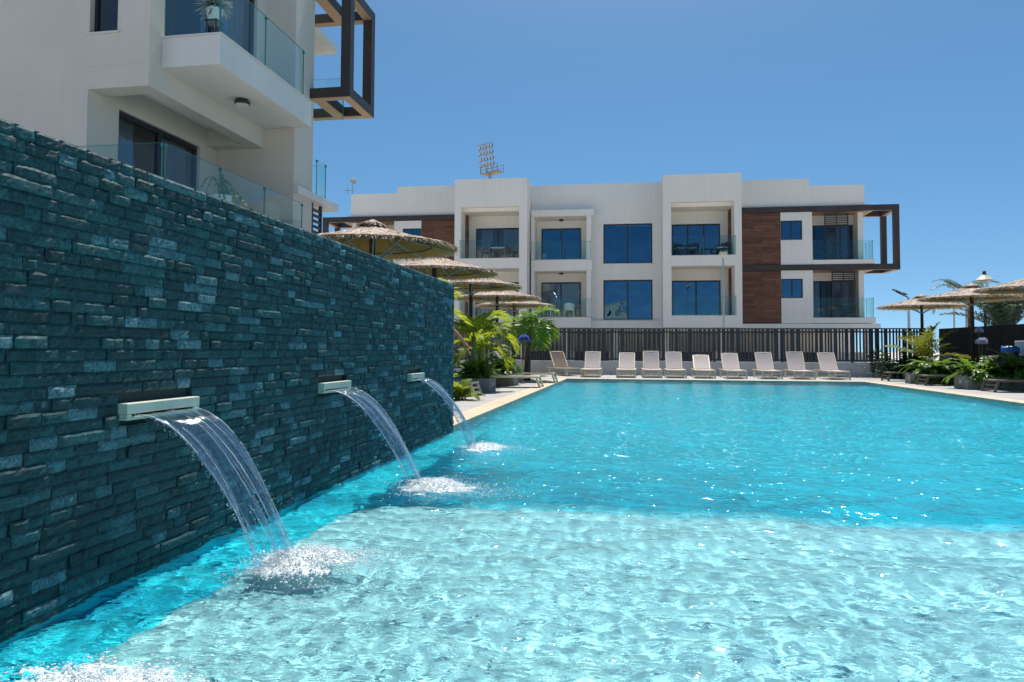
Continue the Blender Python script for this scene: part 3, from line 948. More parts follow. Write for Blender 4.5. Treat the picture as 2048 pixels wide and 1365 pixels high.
# --- ground floor set back on columns, body of the building
M_dark = flat("car_port_dark", (.05, .05, .055), .9)  # even dark base for the panels and the counter base
mb = MB()
mb.box(-18, 1.5, -.05, 13, 1.8, .9); mb.box(-18, 5.2, .0, 13, 5.5, 2.17)
for u in (-16.5, -13.9, -11.2, -8.6, -6.6, -3.9, -1.0, 1.8, 4.9, 7.9, 10.9, 12.7):
    mb.box(u - .16, 1.0, -.05, u + .16, 1.4, 2.17)
mb.box(-17.2, 1.45, 2.0, 12.3, 9, 2.17)
mb.build("ground_floor", [M_render2], FB)
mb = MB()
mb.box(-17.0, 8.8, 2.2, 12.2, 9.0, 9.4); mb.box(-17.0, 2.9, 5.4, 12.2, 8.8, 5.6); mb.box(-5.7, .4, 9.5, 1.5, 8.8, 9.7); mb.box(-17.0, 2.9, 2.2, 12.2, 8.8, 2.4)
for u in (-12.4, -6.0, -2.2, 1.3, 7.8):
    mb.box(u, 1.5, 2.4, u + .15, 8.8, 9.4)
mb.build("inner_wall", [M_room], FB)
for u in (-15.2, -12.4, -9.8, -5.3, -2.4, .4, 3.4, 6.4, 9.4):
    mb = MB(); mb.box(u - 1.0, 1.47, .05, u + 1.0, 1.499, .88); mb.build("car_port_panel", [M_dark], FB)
# ================================================================== FENCES AND LOW WALL
M_slat = varied("dark_slat", (.042, .045, .050), (.062, .065, .070), scale=2, rough=.6)
M_slat2 = varied("black_slat", (.010, .010, .011), (.018, .017, .017), scale=2, rough=.7)
M_wallp = varied("painted_low_wall", (.60, .585, .57), (.68, .66, .64), scale=1.5, rough=.9, bump=.1)
lw = MB(); lw.box(-7.6, 26.53, -.06, 10.12, 26.80, .545)
low = lw.build("low_wall", [M_wallp], bev=.01); tag(low, "low painted wall under the dark slatted fence behind the row of loungers", "wall")
fence = thing("slatted_fence", "dark grey fence of uneven upright slats on the low wall across the pool", "fence", (0, 26.64, .55))
mb = MB(); x = -7.5
pr = random.Random(3)
while x < 10.0:
    w = pr.choice([.045, .045, .05, .09, .11, .14]); mb.box(x, -.02, .03, x + w, .02, 1.15); x += w + pr.choice([.045, .055, .065])
mb.build("slat_panel", [M_slat], fence)
mb = MB(); mb.box(-7.5, .021, .04, 10.0, .055, .09); mb.box(-7.5, .021, 1.03, 10.0, .055, 1.08)
mb.box(-7.5, -.028, 1.151, 10.05, .03, 1.185)
mb.build("rail", [M_slat], fence)
x = -6.4
while x < 10:
    mb = MB(); mb.box(x, .056, -.005, x + .06, .11, 1.15); mb.box(x - .04, .03, -.005, x + .10, .13, .012)
    mb.build("post", [M_slat], fence); x += 2.3
# black board fence down the right side
f2 = thing("board_fence", "black close-boarded fence running down the right side behind the planters", "fence", (10.14, 12, 0))
mb = MB(); y = 0
while y < 14.5:
    mb.box(0, y, -.04, .03, y + .115, 1.62 + .006 * y); y += .125
mb.build("board_panel", [M_slat2], f2)
mb = MB(); mb.box(.031, 0, .3, .07, 14.5, .38); mb.box(.031, 0, 1.35, .07, 14.5, 1.43)
mb.build("rail", [M_slat2], f2)
# ================================================================== THATCHED PARASOLS
def leafy(name, c1, c2, tl, tmix=.45, scale=3.0, rough=.5):
    """leaf or straw: diffuse skin with light coming through"""
    m, nt, b = new_mat(name)
    out = nt.nodes["Material Output"]
    oi = N(nt, "ShaderNodeTexNoise"); oi.inputs["Scale"].default_value = scale; oi.inputs["Detail"].default_value = 3
    g = N(nt, "ShaderNodeNewGeometry"); nt.links.new(g.outputs["Position"], oi.inputs[0])
    r = N(nt, "ShaderNodeValToRGB")
    r.color_ramp.elements[0].position = .33; r.color_ramp.elements[0].color = (*c1, 1)
    r.color_ramp.elements[1].position = .67; r.color_ramp.elements[1].color = (*c2, 1)
    mixr = N(nt, "ShaderNodeMath"); mixr.operation = 'MULTIPLY_ADD'; mixr.inputs[1].default_value = .35
    nt.links.new(g.outputs["Random Per Island"], mixr.inputs[0])
    sc = N(nt, "ShaderNodeMath"); sc.operation = 'MULTIPLY_ADD'; sc.inputs[1].default_value = .8; sc.inputs[2].default_value = -.08
    nt.links.new(oi.outputs[0], sc.inputs[0]); nt.links.new(sc.outputs[0], mixr.inputs[2])
    nt.links.new(mixr.outputs[0], r.inputs[0])
    nt.links.new(r.outputs[0], b.inputs["Base Color"]); b.inputs["Roughness"].default_value = rough
    b.inputs["Specular IOR Level"].default_value = .35
    t = N(nt, "ShaderNodeBsdfTranslucent"); t.inputs[0].default_value = (*tl, 1)
    mx = N(nt, "ShaderNodeMixShader"); mx.inputs[0].default_value = tmix
    nt.links.new(b.outputs[0], mx.inputs[1]); nt.links.new(t.outputs[0], mx.inputs[2]); nt.links.new(mx.outputs[0], out.inputs[0])
    return m
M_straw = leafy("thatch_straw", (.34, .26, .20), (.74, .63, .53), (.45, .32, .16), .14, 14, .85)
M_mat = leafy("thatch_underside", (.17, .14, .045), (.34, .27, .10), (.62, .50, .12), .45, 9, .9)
M_pole = varied("dark_timber_pole", (.030, .018, .014), (.055, .035, .027), scale=6, rough=.8)
M_strut = flat("blue_grey_metal", (.16, .25, .27), .45)
PZ = 2.42            # rim height above its base point
RR = 1.39
def prof(t):
    """height of the thatch above the rim, t = radius / R"""
    return .36 * (1 - t) ** 1.0 + .030 * math.sin(t * math.pi) * -1
def quad_strip(V, F, p, d, side, w, ln, bend, taper=.5, seg=2):
    k = len(V)
    for i in range(seg + 1):
        s = i / seg
        c = p + d * (ln * s) + Vector((0, 0, -bend * s * s))
        ww = w * (1 - (1 - taper) * s)
        V.append(tuple(c - side * ww)); V.append(tuple(c + side * ww))
    for i in range(seg):
        F.append((k + 2 * i, k + 2 * i + 1, k + 2 * i + 3, k + 2 * i + 2))
def make_parasol():
    root = thing("thatched_parasol", "x", "parasol")
    mb = MB(); mb.tube([(0, 0, 0), (0, 0, PZ + .33)], [.052, .048], 12); mb.lathe([(0, 0), (.2, 0), (.2, .04), (.06, .05), (.06, .12), (0, .12)], 20)
    mb.build("pole", [M_pole], root, smooth=False)
    # thatch: two skins with thousands of straws on the outside and a reed mat inside
    V = []; F = []
    pr = random.Random(5)
    def pt(a, t, dz=0): return Vector((RR * t * math.cos(a), RR * t * math.sin(a), PZ + prof(t) + dz))
    mb = MB(); n = 72
    prf = [(RR * t, PZ + prof(t)) for t in (.02, .2, .4, .6, .8, .985)]
    mb.lathe(prf, n)
    V += mb.v; F += mb.f
    for ring in range(8):
        t0 = .16 + ring * .1
        cnt = int(70 + 330 * t0)
        for i in range(cnt):
            a = pr.random() * 2 * math.pi; t = t0 + pr.uniform(-.05, .03)
            p = pt(a, t, pr.uniform(.004, .022)); q = pt(a + pr.uniform(-.05, .05), min(1.06, t + .2))
            d = (q - p).normalized(); sd = Vector((-math.sin(a), math.cos(a), pr.uniform(-.5, .5))).normalized()
            quad_strip(V, F, p, d, sd, pr.uniform(.004, .011), pr.uniform(.14, .24), pr.uniform(-.006, .02))
    for i in range(1500):     # ragged fringe
        a = pr.random() * 2 * math.pi; p = pt(a, pr.uniform(.90, .97), pr.uniform(-.02, .012))
        d = Vector((math.cos(a + pr.uniform(-.3, .3)), math.sin(a + pr.uniform(-.3, .3)), pr.uniform(-.75, -.2))).normalized()
        sd = Vector((-math.sin(a), math.cos(a), pr.uniform(-.3, .3))).normalized()
        quad_strip(V, F, p, d, sd, pr.uniform(.004, .010), pr.uniform(.05, .11), pr.uniform(0, .03))
    can = np_mesh("thatch", V, [f for f in F if len(f) == 4], M_straw, root, smooth=False)
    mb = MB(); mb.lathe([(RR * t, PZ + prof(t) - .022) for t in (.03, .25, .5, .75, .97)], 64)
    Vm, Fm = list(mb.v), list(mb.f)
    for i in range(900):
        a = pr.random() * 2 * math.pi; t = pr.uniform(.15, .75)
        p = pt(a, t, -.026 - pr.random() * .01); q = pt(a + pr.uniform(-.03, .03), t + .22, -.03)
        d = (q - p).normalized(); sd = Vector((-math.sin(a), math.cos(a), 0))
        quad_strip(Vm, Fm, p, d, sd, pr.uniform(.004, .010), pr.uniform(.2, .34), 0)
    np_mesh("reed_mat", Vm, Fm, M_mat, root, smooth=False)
    # little cap on top
    V = []; F = []
    for i in range(520):
        a = pr.random() * 2 * math.pi; lay = pr.choice((0, 1))
        p = Vector((.03 * math.cos(a), .03 * math.sin(a), PZ + .43 - .045 * lay + pr.uniform(-.01, .01)))
        d = Vector((math.cos(a), math.sin(a), -.42 - .1 * lay)).normalized(); sd = Vector((-math.sin(a), math.cos(a), 0))
        quad_strip(V, F, p, d, sd, pr.uniform(.008, .016), pr.uniform(.19, .27), pr.uniform(-.02, .03), taper=1.2)
    np_mesh("thatch_cap", V, F, M_straw, root, smooth=False)
    # frame: eight ribs, a ring, four struts
    for k in range(8):
        a = 2 * math.pi * (k + .5) / 8
        mb = MB(); mb.tube([pt(a, .05, -.05), pt(a, .5, -.045), pt(a, .95, -.045)], .011, 6); mb.build("rib", [M_strut], root)
    mb = MB(); ring = [pt(2 * math.pi * k / 48, .68, -.06) for k in range(49)]
    mb.tube(ring, .009, 6, caps=False); mb.build("ring", [M_pole], root)
    mb = MB(); mb.lathe([(.053, PZ - .22), (.075, PZ - .22), (.075, PZ - .17), (.053, PZ - .17)], 16); mb.build("collar", [M_strut], root)
    for k in range(8):
        a = 2 * math.pi * (k + .5) / 8
        mb = MB(); mb.tube([(.07 * math.cos(a), .07 * math.sin(a), PZ - .195), pt(a, .46, -.062)], .010, 6); mb.build("strut", [M_strut], root)
    return root
par0 = make_parasol()
PAR = [(-4.14, 11.05, 2.50, "thatched parasol nearest the white apartment building, standing just behind the stone wall"),
       (-4.18, 14.85, 2.50, "second thatched parasol behind the stone wall, its left half hidden by the wall top"),
       (-4.30, 18.9, 2.56, "third thatched parasol in the left row, above the tops of the young palms"),
       (-4.25, 22.4, 2.50, "fourth thatched parasol in the left row, above the palm fronds"),
       (-4.18, 25.3, 2.44, "smallest-looking thatched parasol at the far end of the left row, half behind palm leaves"),
       (9.55, 26.3, 2.38, "leftmost thatched parasol on the right side, above the spiky palm by the fence corner"),
       (9.62, 22.8, 2.42, "middle thatched parasol on the right side, a lantern post rising behind it"),
       (9.58, 19.1, 2.38, "thatched parasol cut off by the right edge of the photo")]
for i, (x, y, z, lb) in enumerate(PAR):
    o = par0 if i == 0 else copy_tree(par0)
    o.location = (x, y, ZD + z - PZ - .05 + .0); o.rotation_euler = (0, 0, i * 1.13)
    tag(o, lb, "parasol", "thatched parasols round the pool")
    o.location.z = ZD; o.scale = (1, 1, z / PZ)
# ================================================================== SUN LOUNGERS
M_frame = varied("champagne_aluminium", (.62, .54, .36), (.72, .64, .46), scale=5, rough=.45)
M_sling = leafy("sling_fabric", (.60, .525, .505), (.66, .585, .56), (.66, .54, .48), .30, 60, .8)
M_frame_shade = varied("aluminium_shade_tone", (.085, .070, .055), (.13, .11, .085), scale=5, rough=.45)  # darker frame copy, shade side of the right-hand loungers put into the colour
M_sling_backlit = leafy("sling_backlit_tone", (.17, .125, .10), (.22, .165, .135), (.20, .13, .09), .15, 60, .8)  # sling browned to paint the shade on a backrest seen from behind
M_sling_shade = leafy("sling_shade_tone", (.24, .20, .20), (.30, .26, .255), (.24, .19, .18), .18, 60, .8)  # darker sling copy with the shade put into its colour
def make_lounger(ang, M_frame=M_frame, M_sling=M_sling, name="sun_lounger"):
    """foot end at y=0, head at +y; ang = backrest angle in radians"""
    root = thing(name, "x", "sun lounger")
    W, H, L1, L2 = .31, .265, 1.18, .74
    mb = MB()
    for s in (-1, 1):
        mb.beam((s * (W - .018), 0, H - .02), (s * (W - .018), 1.92, H - .02), .036, .045)
    for y in (.02, 1.16, 1.90): mb.beam((-W + .037, y, H - .022), (W - .037, y, H - .022), .04, .032)
    mb.build("frame", [M_frame], root, bev=.004)
    for s in (-1, 1):
        for (ya, yb) in ((.03, -.05), (1.55, 1.66)):
            mb = MB(); mb.beam((s * (W - .018), ya, H - .045), (s * (W - .018), yb, 0), .036, .05, up=(0, 1, 0)); mb.build("leg", [M_frame], root, bev=.003)
    for (y, z) in ((-.03, .05), (1.645, .05), (.005, .15)):
        mb = MB(); mb.beam((-W + .04, y, z), (W - .04, y, z), .028, .028); mb.build("crossbar", [M_frame], root)
    mb = MB(); n = 10; F_ = []
    V_ = []
    for i in range(n + 1):
        y = .03 + (L1 - .05) * i / n; z = H + .006 - .022 * math.sin(math.pi * i / n)
        for (x, dz) in ((-W + .036, 0), (0, -.012), (W - .036, 0)): V_.append((x, y, z + dz))
    for i in range(n):
        for j in range(2): F_.append((i * 3 + j, i * 3 + j + 1, i * 3 + j + 4, i * 3 + j + 3))
    V2 = [(x, y, z - .006) for x, y, z in V_]
    mb.add(V_, F_); mb.add(V2, [f[::-1] for f in F_]); mb.build("seat", [M_sling], root, smooth=True)
    ca, sa = math.cos(ang), math.sin(ang)
    def bp(x, s, d=0): return (x, L1 + s * ca - d * sa, H - .005 + s * sa + d * ca)
    mb = MB()
    for s in (-1, 1): mb.beam(bp(s * (W - .055), 0), bp(s * (W - .055), L2), .03, .03, up=(0, -sa, ca))
    mb.beam(bp(-W + .071, L2 - .016), bp(W - .071, L2 - .016), .03, .03, up=(0, -sa, ca))
    mb.build("back_frame", [M_frame], root, bev=.003)
    V_ = []
    for i in range(n + 1):
        s = .02 + (L2 - .03) * i / n; d = .019 - .02 * math.sin(math.pi * i / n)
        for (x, dz) in ((-W + .045, 0), (0, -.010), (W - .045, 0)): V_.append(bp(x, s, d + dz))
    V2 = [bp(x, 0, 0) for x in ()]
    mb = MB(); mb.add(V_, F_)
    off = Vector((0, sa, -ca)) * .005
    mb.add([tuple(Vector(v) + off) for v in V_], [f[::-1] for f in F_])
    mb.build("backrest", [M_sling], root, smooth=True)
    mb = MB(); mb.beam(bp(-.2, .38, -.02), (-.2, L1 + .38 * ca + .16, H - .02), .018, .018); mb.beam(bp(.2, .38, -.02), (.2, L1 + .38 * ca + .16, H - .02), .018, .018)
    mb.build("support_bar", [M_frame], root)
    return root
la = make_lounger(math.radians(50)); lb_ = make_lounger(math.radians(39)); lc = make_lounger(math.radians(46)); ld = make_lounger(math.radians(53))
le = make_lounger(math.radians(50), M_frame, M_sling_backlit); lf = make_lounger(math.radians(44), M_frame_shade, M_sling_shade)
ROWG = "sun loungers in the row across the pool"
OTHG = "sun loungers along the two long sides of the pool"
used = {k: False for k in (la, lb_, lc, ld, le, lf)}
def lounger(proto, x, y, rz, label, group):
    o = copy_tree(proto) if used[proto] else proto
    used[proto] = True
    o.location = (x, y, ZD + .002); o.rotation_euler = (0, 0, rz)
    tag(o, label, "sun lounger", group)
    return o
row = [(-1.395, 23.55, 0.00, la), (-.255, 23.55, -.012, lc), (.585, 23.66, .012, ld), (1.335, 23.62, .01, la), (2.225, 23.6, .0, lb_), (3.17, 23.55, .015, lc),
       (4.245, 23.66, .0, la), (5.21, 23.70, -.02, ld), (6.22, 23.66, .0, la)]
rl = ["leftmost pale sun lounger of the row facing the pool from under the slatted fence",
      "second pale sun lounger from the left in the row under the slatted fence",
      "third pale sun lounger from the left in the row under the slatted fence",
      "fourth pale sun lounger from the left, next to the one with the lower backrest",
      "pale sun lounger in the row whose backrest is set lower than all the others",
      "pale sun lounger just right of the one with the lowered backrest in the row",
      "third pale sun lounger from the right end of the row under the slatted fence",
      "second pale sun lounger from the right end, by the dark socket on the wall",
      "rightmost pale sun lounger of the row under the slatted fence"]
for (x, y, rz, p), l in zip(row, rl): lounger(p, x, y, rz, l, ROWG)
# left side, feet towards the pool
lounger(la, -2.98, 13.55, math.pi / 2, "shaded sun lounger beside the nearest grey planter, half hidden by the stone wall", OTHG)
lounger(la, -2.18, 16.85, math.pi / 2, "sun lounger with its foot end on the left pool edge, between the two grey planters", OTHG)
lounger(la, -2.10, 19.4, math.pi / 2, "sun lounger with its foot end on the left pool edge, beyond the two grey planters", OTHG)
lounger(le, -1.98, 24.55, math.radians(28), "sun lounger at the far left corner with its shade-browned back turned to the camera", OTHG)
# right side
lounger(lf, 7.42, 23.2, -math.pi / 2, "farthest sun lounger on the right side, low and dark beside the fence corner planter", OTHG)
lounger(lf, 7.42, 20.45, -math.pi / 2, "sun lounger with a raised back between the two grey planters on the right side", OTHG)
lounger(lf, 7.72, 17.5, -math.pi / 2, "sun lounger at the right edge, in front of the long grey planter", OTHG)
for k, u_ in used.items():
    if not u_: raise RuntimeError("unused lounger")
# small dark socket box on the low wall
mb = MB(); mb.box(-.07, -.05, -.035, .07, 0, .035); mb.box(-.05, -.056, -.02, .05, -.05, .02)
o = mb.build("socket_box", [M_slat2], loc=(5.72, 26.528, .36)); tag(o, "small dark socket box fixed to the low painted wall behind the loungers", "socket box")
# ================================================================== PLANTS AND PLANTERS
M_leafY = leafy("leaf_yellow_green", (.10, .16, .012), (.20, .27, .022), (.46, .52, .03), .5, 5)
M_leafG = leafy("leaf_green", (.035, .085, .012), (.09, .18, .025), (.24, .42, .035), .42, 6, .35)
M_leafB = leafy("leaf_blue_green", (.025, .06, .040), (.06, .12, .075), (.08, .17, .08), .3, 6, .45)
M_leafD = leafy("leaf_dark", (.012, .030, .016), (.030, .060, .035), (.04, .09, .04), .25, 6, .5)
M_leafC = leafy("leaf_olive_yellow", (.06, .085, .012), (.13, .16, .022), (.26, .28, .03), .4, 5)
M_trunkG = varied("green_palm_shaft", (.10, .16, .04), (.20, .26, .07), scale=12, rough=.6)
M_trunkB = varied("fibrous_trunk", (.07, .045, .03), (.16, .11, .07), scale=30, rough=.95, bump=.5, stretch=(1, 1, .4))
M_planter = varied("grey_planter_concrete", (.20, .19, .18), (.27, .26, .245), scale=3, rough=.85, bump=.15)
M_earth = varied("planting_earth", (.05, .035, .025), (.09, .065, .045), scale=12, rough=1)
M_petal = leafy("agapanthus_blue", (.10, .12, .45), (.22, .25, .70), (.25, .28, .75), .35, 20)
M_petalW = leafy("agapanthus_lilac", (.45, .42, .62), (.68, .65, .80), (.6, .58, .75), .35, 20)
M_white = flat("white_lettering", (.75, .75, .74), .6)

def frond(V, F, base, az, el, ln, droop, lw, ll, n, pr, vee=.45, twist=0.0):
    """feather frond: rachis curve plus leaflets on both sides"""
    p = Vector(base); a, e = az, el
    st = ln / n
    pts = [p.copy()]
    for i in range(n):
        d = Vector((math.cos(a) * math.cos(e), math.sin(a) * math.cos(e), math.sin(e)))
        p = p + d * st
        e -= droop / n * (1 + 1.2 * i / n); a += twist / n
        pts.append(p.copy())
    sd0 = Vector((-math.sin(az), math.cos(az), 0))
    for i in range(n):
        q, r = pts[i], pts[i + 1]
        w = .012 * (1 - i / n) + .003
        k = len(V); V += [tuple(q - sd0 * w), tuple(q + sd0 * w), tuple(r + sd0 * w * .9), tuple(r - sd0 * w * .9)]; F.append((k, k + 1, k + 2, k + 3))
    for i in range(max(2, n // 6), n + 1):
        t = i / n
        d = (pts[i] - pts[i - 1]).normalized()
        up = sd0.cross(d)
        if up.z < 0: up = -up
        L = ll * (math.sin(math.pi * (.12 + .80 * t)) ** .7) * pr.uniform(.85, 1.1)
        for s in (-1, 1):
            dirn = (sd0 * s * 1.0 + d * (.55 + .6 * t) + up * vee * pr.uniform(.6, 1.2)).normalized()
            wv = d.cross(dirn).cross(dirn).normalized()
            q = pts[i] + d * pr.uniform(-.4, .4) * st
            k = len(V)
            m = q + dirn * L * .5; e2 = q + dirn * L + Vector((0, 0, -L * pr.uniform(.12, .4)))
            w = lw * pr.uniform(.8, 1.1)
            V += [tuple(q - wv * w * .4), tuple(q + wv * w * .4), tuple(m + wv * w), tuple(m - wv * w), tuple(e2 + wv * w * .12), tuple(e2 - wv * w * .12)]
            F += [(k, k + 1, k + 2, k + 3), (k + 3, k + 2, k + 4, k + 5)]
def palm(name, label, loc, trunk_h, tr, nf, ln, el0, el1, droop, lw, ll, n, mat, tmat, seed, group=None, az=None, vee=.45, lean=(0, 0)):
    pr = random.Random(seed)
    root = thing(name, label, "palm", loc, 0, group)
    if trunk_h > 0.05:
        mb = MB(); m = 7
        mb.tube([(lean[0] * (i / m) ** 2, lean[1] * (i / m) ** 2, trunk_h * i / m) for i in range(m + 1)], [tr * (1.35 - .5 * i / m + .04 * (i % 2)) for i in range(m + 1)], 10)
        mb.build("trunk", [tmat], root, smooth=True)
    V = []; F = []
    for i in range(nf):
        a = (az[0] + (az[1] - az[0]) * pr.random()) if az else i * 2.399963 + pr.uniform(-.2, .2)
        t = i / max(1, nf - 1)
        frond(V, F, (lean[0], lean[1], trunk_h - .02 * t), a, el0 + (el1 - el0) * t + pr.uniform(-.1, .1), ln * pr.uniform(.8, 1.08), droop * pr.uniform(.75, 1.25), lw, ll, n, pr, vee, pr.uniform(-.3, .3))
    np_mesh("crown", V, F, mat, root, smooth=False)
    return root
PG = "young palms along the left side of the pool"
palm("palm_tree", "young yellow-green palm hidden behind the stone wall, one frond showing over its top", (-3.40, 10.35, ZD), 1.32, .05, 9, 1.10, 1.35, .6, .8, .030, .40, 20, M_leafY, M_trunkG, 41, PG)
palm("palm_tree", "young palm with a smooth green trunk right beside the end of the stone wall", (-3.38, 15.15, ZD + .2), .95, .058, 10, 1.05, 1.38, .45, 1.25, .032, .40, 20, M_leafY, M_trunkG, 42, PG)
palm("palm_tree", "bushy yellow-green palm with low arching fronds between the two left planters", (-3.65, 17.1, ZD + .1), .75, .05, 10, .95, 1.35, .3, 1.2, .030, .36, 18, M_leafY, M_trunkG, 43, PG)
palm("palm_tree", "palm with a brown foot and big drooping green crown in front of the fence", (-3.02, 20.6, ZD), 1.52, .075, 12, 1.05, 1.35, .35, 1.7, .034, .44, 20, M_leafG, M_trunkB, 44, PG, lean=(.1, 0))
palm("palm_tree", "yellow-green palm behind the planters, its crown below the fourth parasol", (-3.95, 19.3, ZD), 1.25, .05, 9, 1.0, 1.38, .5, 1.1, .030, .36, 18, M_leafY, M_trunkG, 45, PG)

def planter(label, x0, y0, x1, y1, h, group, text=None, face='-x', tpos=None):
    root = thing("planter_box", label, "planter", ((x0 + x1) / 2, (y0 + y1) / 2, ZD + .002), 0, group)
    a, b = (x1 - x0) / 2, (y1 - y0) / 2
    mb = MB(); t = .05
    mb.box(-a, -b, 0, a, -b + t, h); mb.box(-a, b - t, 0, a, b, h); mb.box(-a, -b + t, 0, -a + t, b - t, h); mb.box(a - t, -b + t, 0, a, b - t, h)
    mb.build("box", [M_planter], root, bev=.008)
    mb = MB(); mb.box(-a + t, -b + t, 0, a - t, b - t, h - .05); mb.build("soil", [M_earth], root)
    if text:
        cu = bpy.data.curves.new("number", 'FONT'); cu.body = text; cu.size = .15; cu.extrude = .002; cu.align_x = 'CENTER'; cu.align_y = 'CENTER'
        tmp = bpy.data.objects.new("number_curve", cu); COL.objects.link(tmp)
        dg = bpy.context.evaluated_depsgraph_get(); me_ = bpy.data.meshes.new_from_object(tmp.evaluated_get(dg)); bpy.data.objects.remove(tmp)
        me_.materials.clear(); me_.materials.append(M_white)
        o = bpy.data.objects.new("number", me_); COL.objects.link(o); o.parent = root
        if face == '-x': o.location = (-a - .003, tpos, h * .58); o.rotation_euler = (math.pi / 2, 0, -math.pi / 2)
        elif face == '+x': o.location = (a + .003, tpos, h * .55); o.rotation_euler = (math.pi / 2, 0, math.pi / 2)
        else: o.location = (tpos, -b - .003, h * .55); o.rotation_euler = (math.pi / 2, 0, 0)
    return root
PL = "grey planter boxes beside the pool"
planter("grey planter box with a white number, nearest the end of the stone wall", -3.75, 14.42, -2.88, 15.10, .29, PL, "14", '+x', 0)
planter("grey planter box partly behind a lounger's seat on the left side", -3.75, 17.42, -2.88, 18.1, .30, PL)
planter("grey planter box with a number plate below the round bush at the fence corner", 7.46, 21.2, 8.9, 21.85, .28, PL, "23", '-x', 0)
planter("long grey planter box at the right under the mixed bushes, with a white number", 7.62, 18.38, 10.0, 19.1, .30, PL, "26", '-x', 0)

def bush(name, label, cat, loc, n, ln, el0, el1, droop, lw, ll, seg, mat, seed, spread=.12, group=None, vee=.3):
    pr = random.Random(seed)
    root = thing(name, label, cat, loc, 0, group)
    V = []; F = []
    for i in range(n):
        a = i * 2.399963 + pr.uniform(-.3, .3); t = pr.random()
        b = (pr.uniform(-spread, spread), pr.uniform(-spread, spread) * .7, 0)
        frond(V, F, b, a, el0 + (el1 - el0) * t, ln * pr.uniform(.6, 1.1), droop * pr.uniform(.7, 1.3), lw, ll, seg, pr, vee)
    np_mesh("foliage", V, F, mat, root, smooth=False)
    mb = MB()
    for i in range(5):
        a = i * 1.3; mb.tube([(spread * .6 * math.cos(a), spread * .5 * math.sin(a), -.08), (spread * .9 * math.cos(a), spread * .7 * math.sin(a), ln * .25)], [.012, .006], 6)
    mb.build("stem", [M_trunkB], root)
    return root
bush("planter_shrub", "dense glossy dark green shrub in the grey planter nearest the stone wall", "shrub", (-3.22, 14.80, ZD + .27), 34, .50, 1.5, .55, .9, .036, .15, 10, M_leafG, 51, .22)
bush("planter_shrub", "feathery bright green shrub in the second grey planter on the left", "shrub", (-3.30, 17.80, ZD + .27), 40, .66, 1.5, .5, 1.0, .030, .16, 12, M_leafG, 52, .26)
bush("planter_shrub", "low leafy shrub with pale leaves squeezed against the end of the stone wall", "shrub", (-3.05, 12.3, ZD), 26, .50, 1.5, .6, .9, .034, .15, 10, M_leafY, 53, .16)
bush("planter_shrub", "tangled light green shrub around the palm trunks on the left side", "shrub", (-3.8, 16.4, ZD), 34, .95, 1.5, .7, .7, .032, .16, 14, M_leafG, 54, .4)
bush("planter_shrub", "loose green shrub below the palm crown with the brown foot", "shrub", (-3.7, 20.0, ZD), 34, .85, 1.5, .7, .7, .030, .16, 14, M_leafG, 55, .35)
bush("planter_shrub", "round yellow-green cycad bush in the corner planter on the right", "shrub", (8.05, 21.5, ZD + .24), 110, .82, 1.5, .35, 1.2, .024, .16, 16, M_leafG, 61, .18)
bush("planter_shrub", "leafy green bush at the left end of the long right planter", "shrub", (8.05, 18.75, ZD + .24), 74, .72, 1.5, .4, .9, .030, .17, 12, M_leafG, 62, .2)
bush("planter_shrub", "feathery arching bush in the middle of the long right planter", "shrub", (8.95, 18.8, ZD + .26), 100, .92, 1.5, .4, 1.1, .022, .16, 18, M_leafG, 63, .25)
bush("planter_shrub", "dark shrub climbing on the slatted fence beside the corner palm", "shrub", (8.6, 25.6, ZD), 60, 1.15, 1.55, .6, .5, .030, .14, 14, M_leafD, 64, .7)
# blade grass at the right edge
def grass(label, loc, n, h, mat, seed, sx, sy):
    pr = random.Random(seed)
    root = thing("grass_clump", label, "grass", loc)
    V = []; F = []
    for i in range(n):
        p = Vector((pr.uniform(-sx, sx), pr.uniform(-sy, sy), 0)); a = pr.random() * 6.28; e = pr.uniform(.8, 1.5)
        d = Vector((math.cos(a) * math.cos(e), math.sin(a) * math.cos(e), math.sin(e)))
        sd = Vector((-math.sin(a), math.cos(a), 0)); quad_strip(V, F, p, d, sd, pr.uniform(.010, .02), h * pr.uniform(.6, 1.1), h * pr.uniform(.1, .5), taper=.1, seg=4)
    np_mesh("blades", V, F, mat, root, smooth=False)
    return root
grass("strappy light green grass clump at the right end of the long planter", (9.65, 18.7, ZD + .25), 150, .55, M_leafY, 71, .4, .22)
# right-hand palms
palm("palm_tree", "short spiky palm with stiff yellow-green fronds under the leftmost right parasol", (8.75, 24.0, ZD), .62, .12, 14, 1.3, 1.45, .3, .45, .024, .38, 22, M_leafC, M_trunkB, 81, None, None, .6)
palm("palm_tree", "tall dense blue-green palm rising behind the black board fence", (13.75, 30, -.05), 1.5, .26, 34, 2.3, 1.5, .85, .55, .028, .55, 30, M_leafD, M_trunkB, 82, None, None, .6)
palm("palm_tree", "thin feathery palm frond crown behind the lantern post", (14.3, 34.0, -.05), 3.2, .12, 11, 1.7, 1.3, .4, 1.2, .022, .5, 26, M_leafB, M_trunkB, 83)

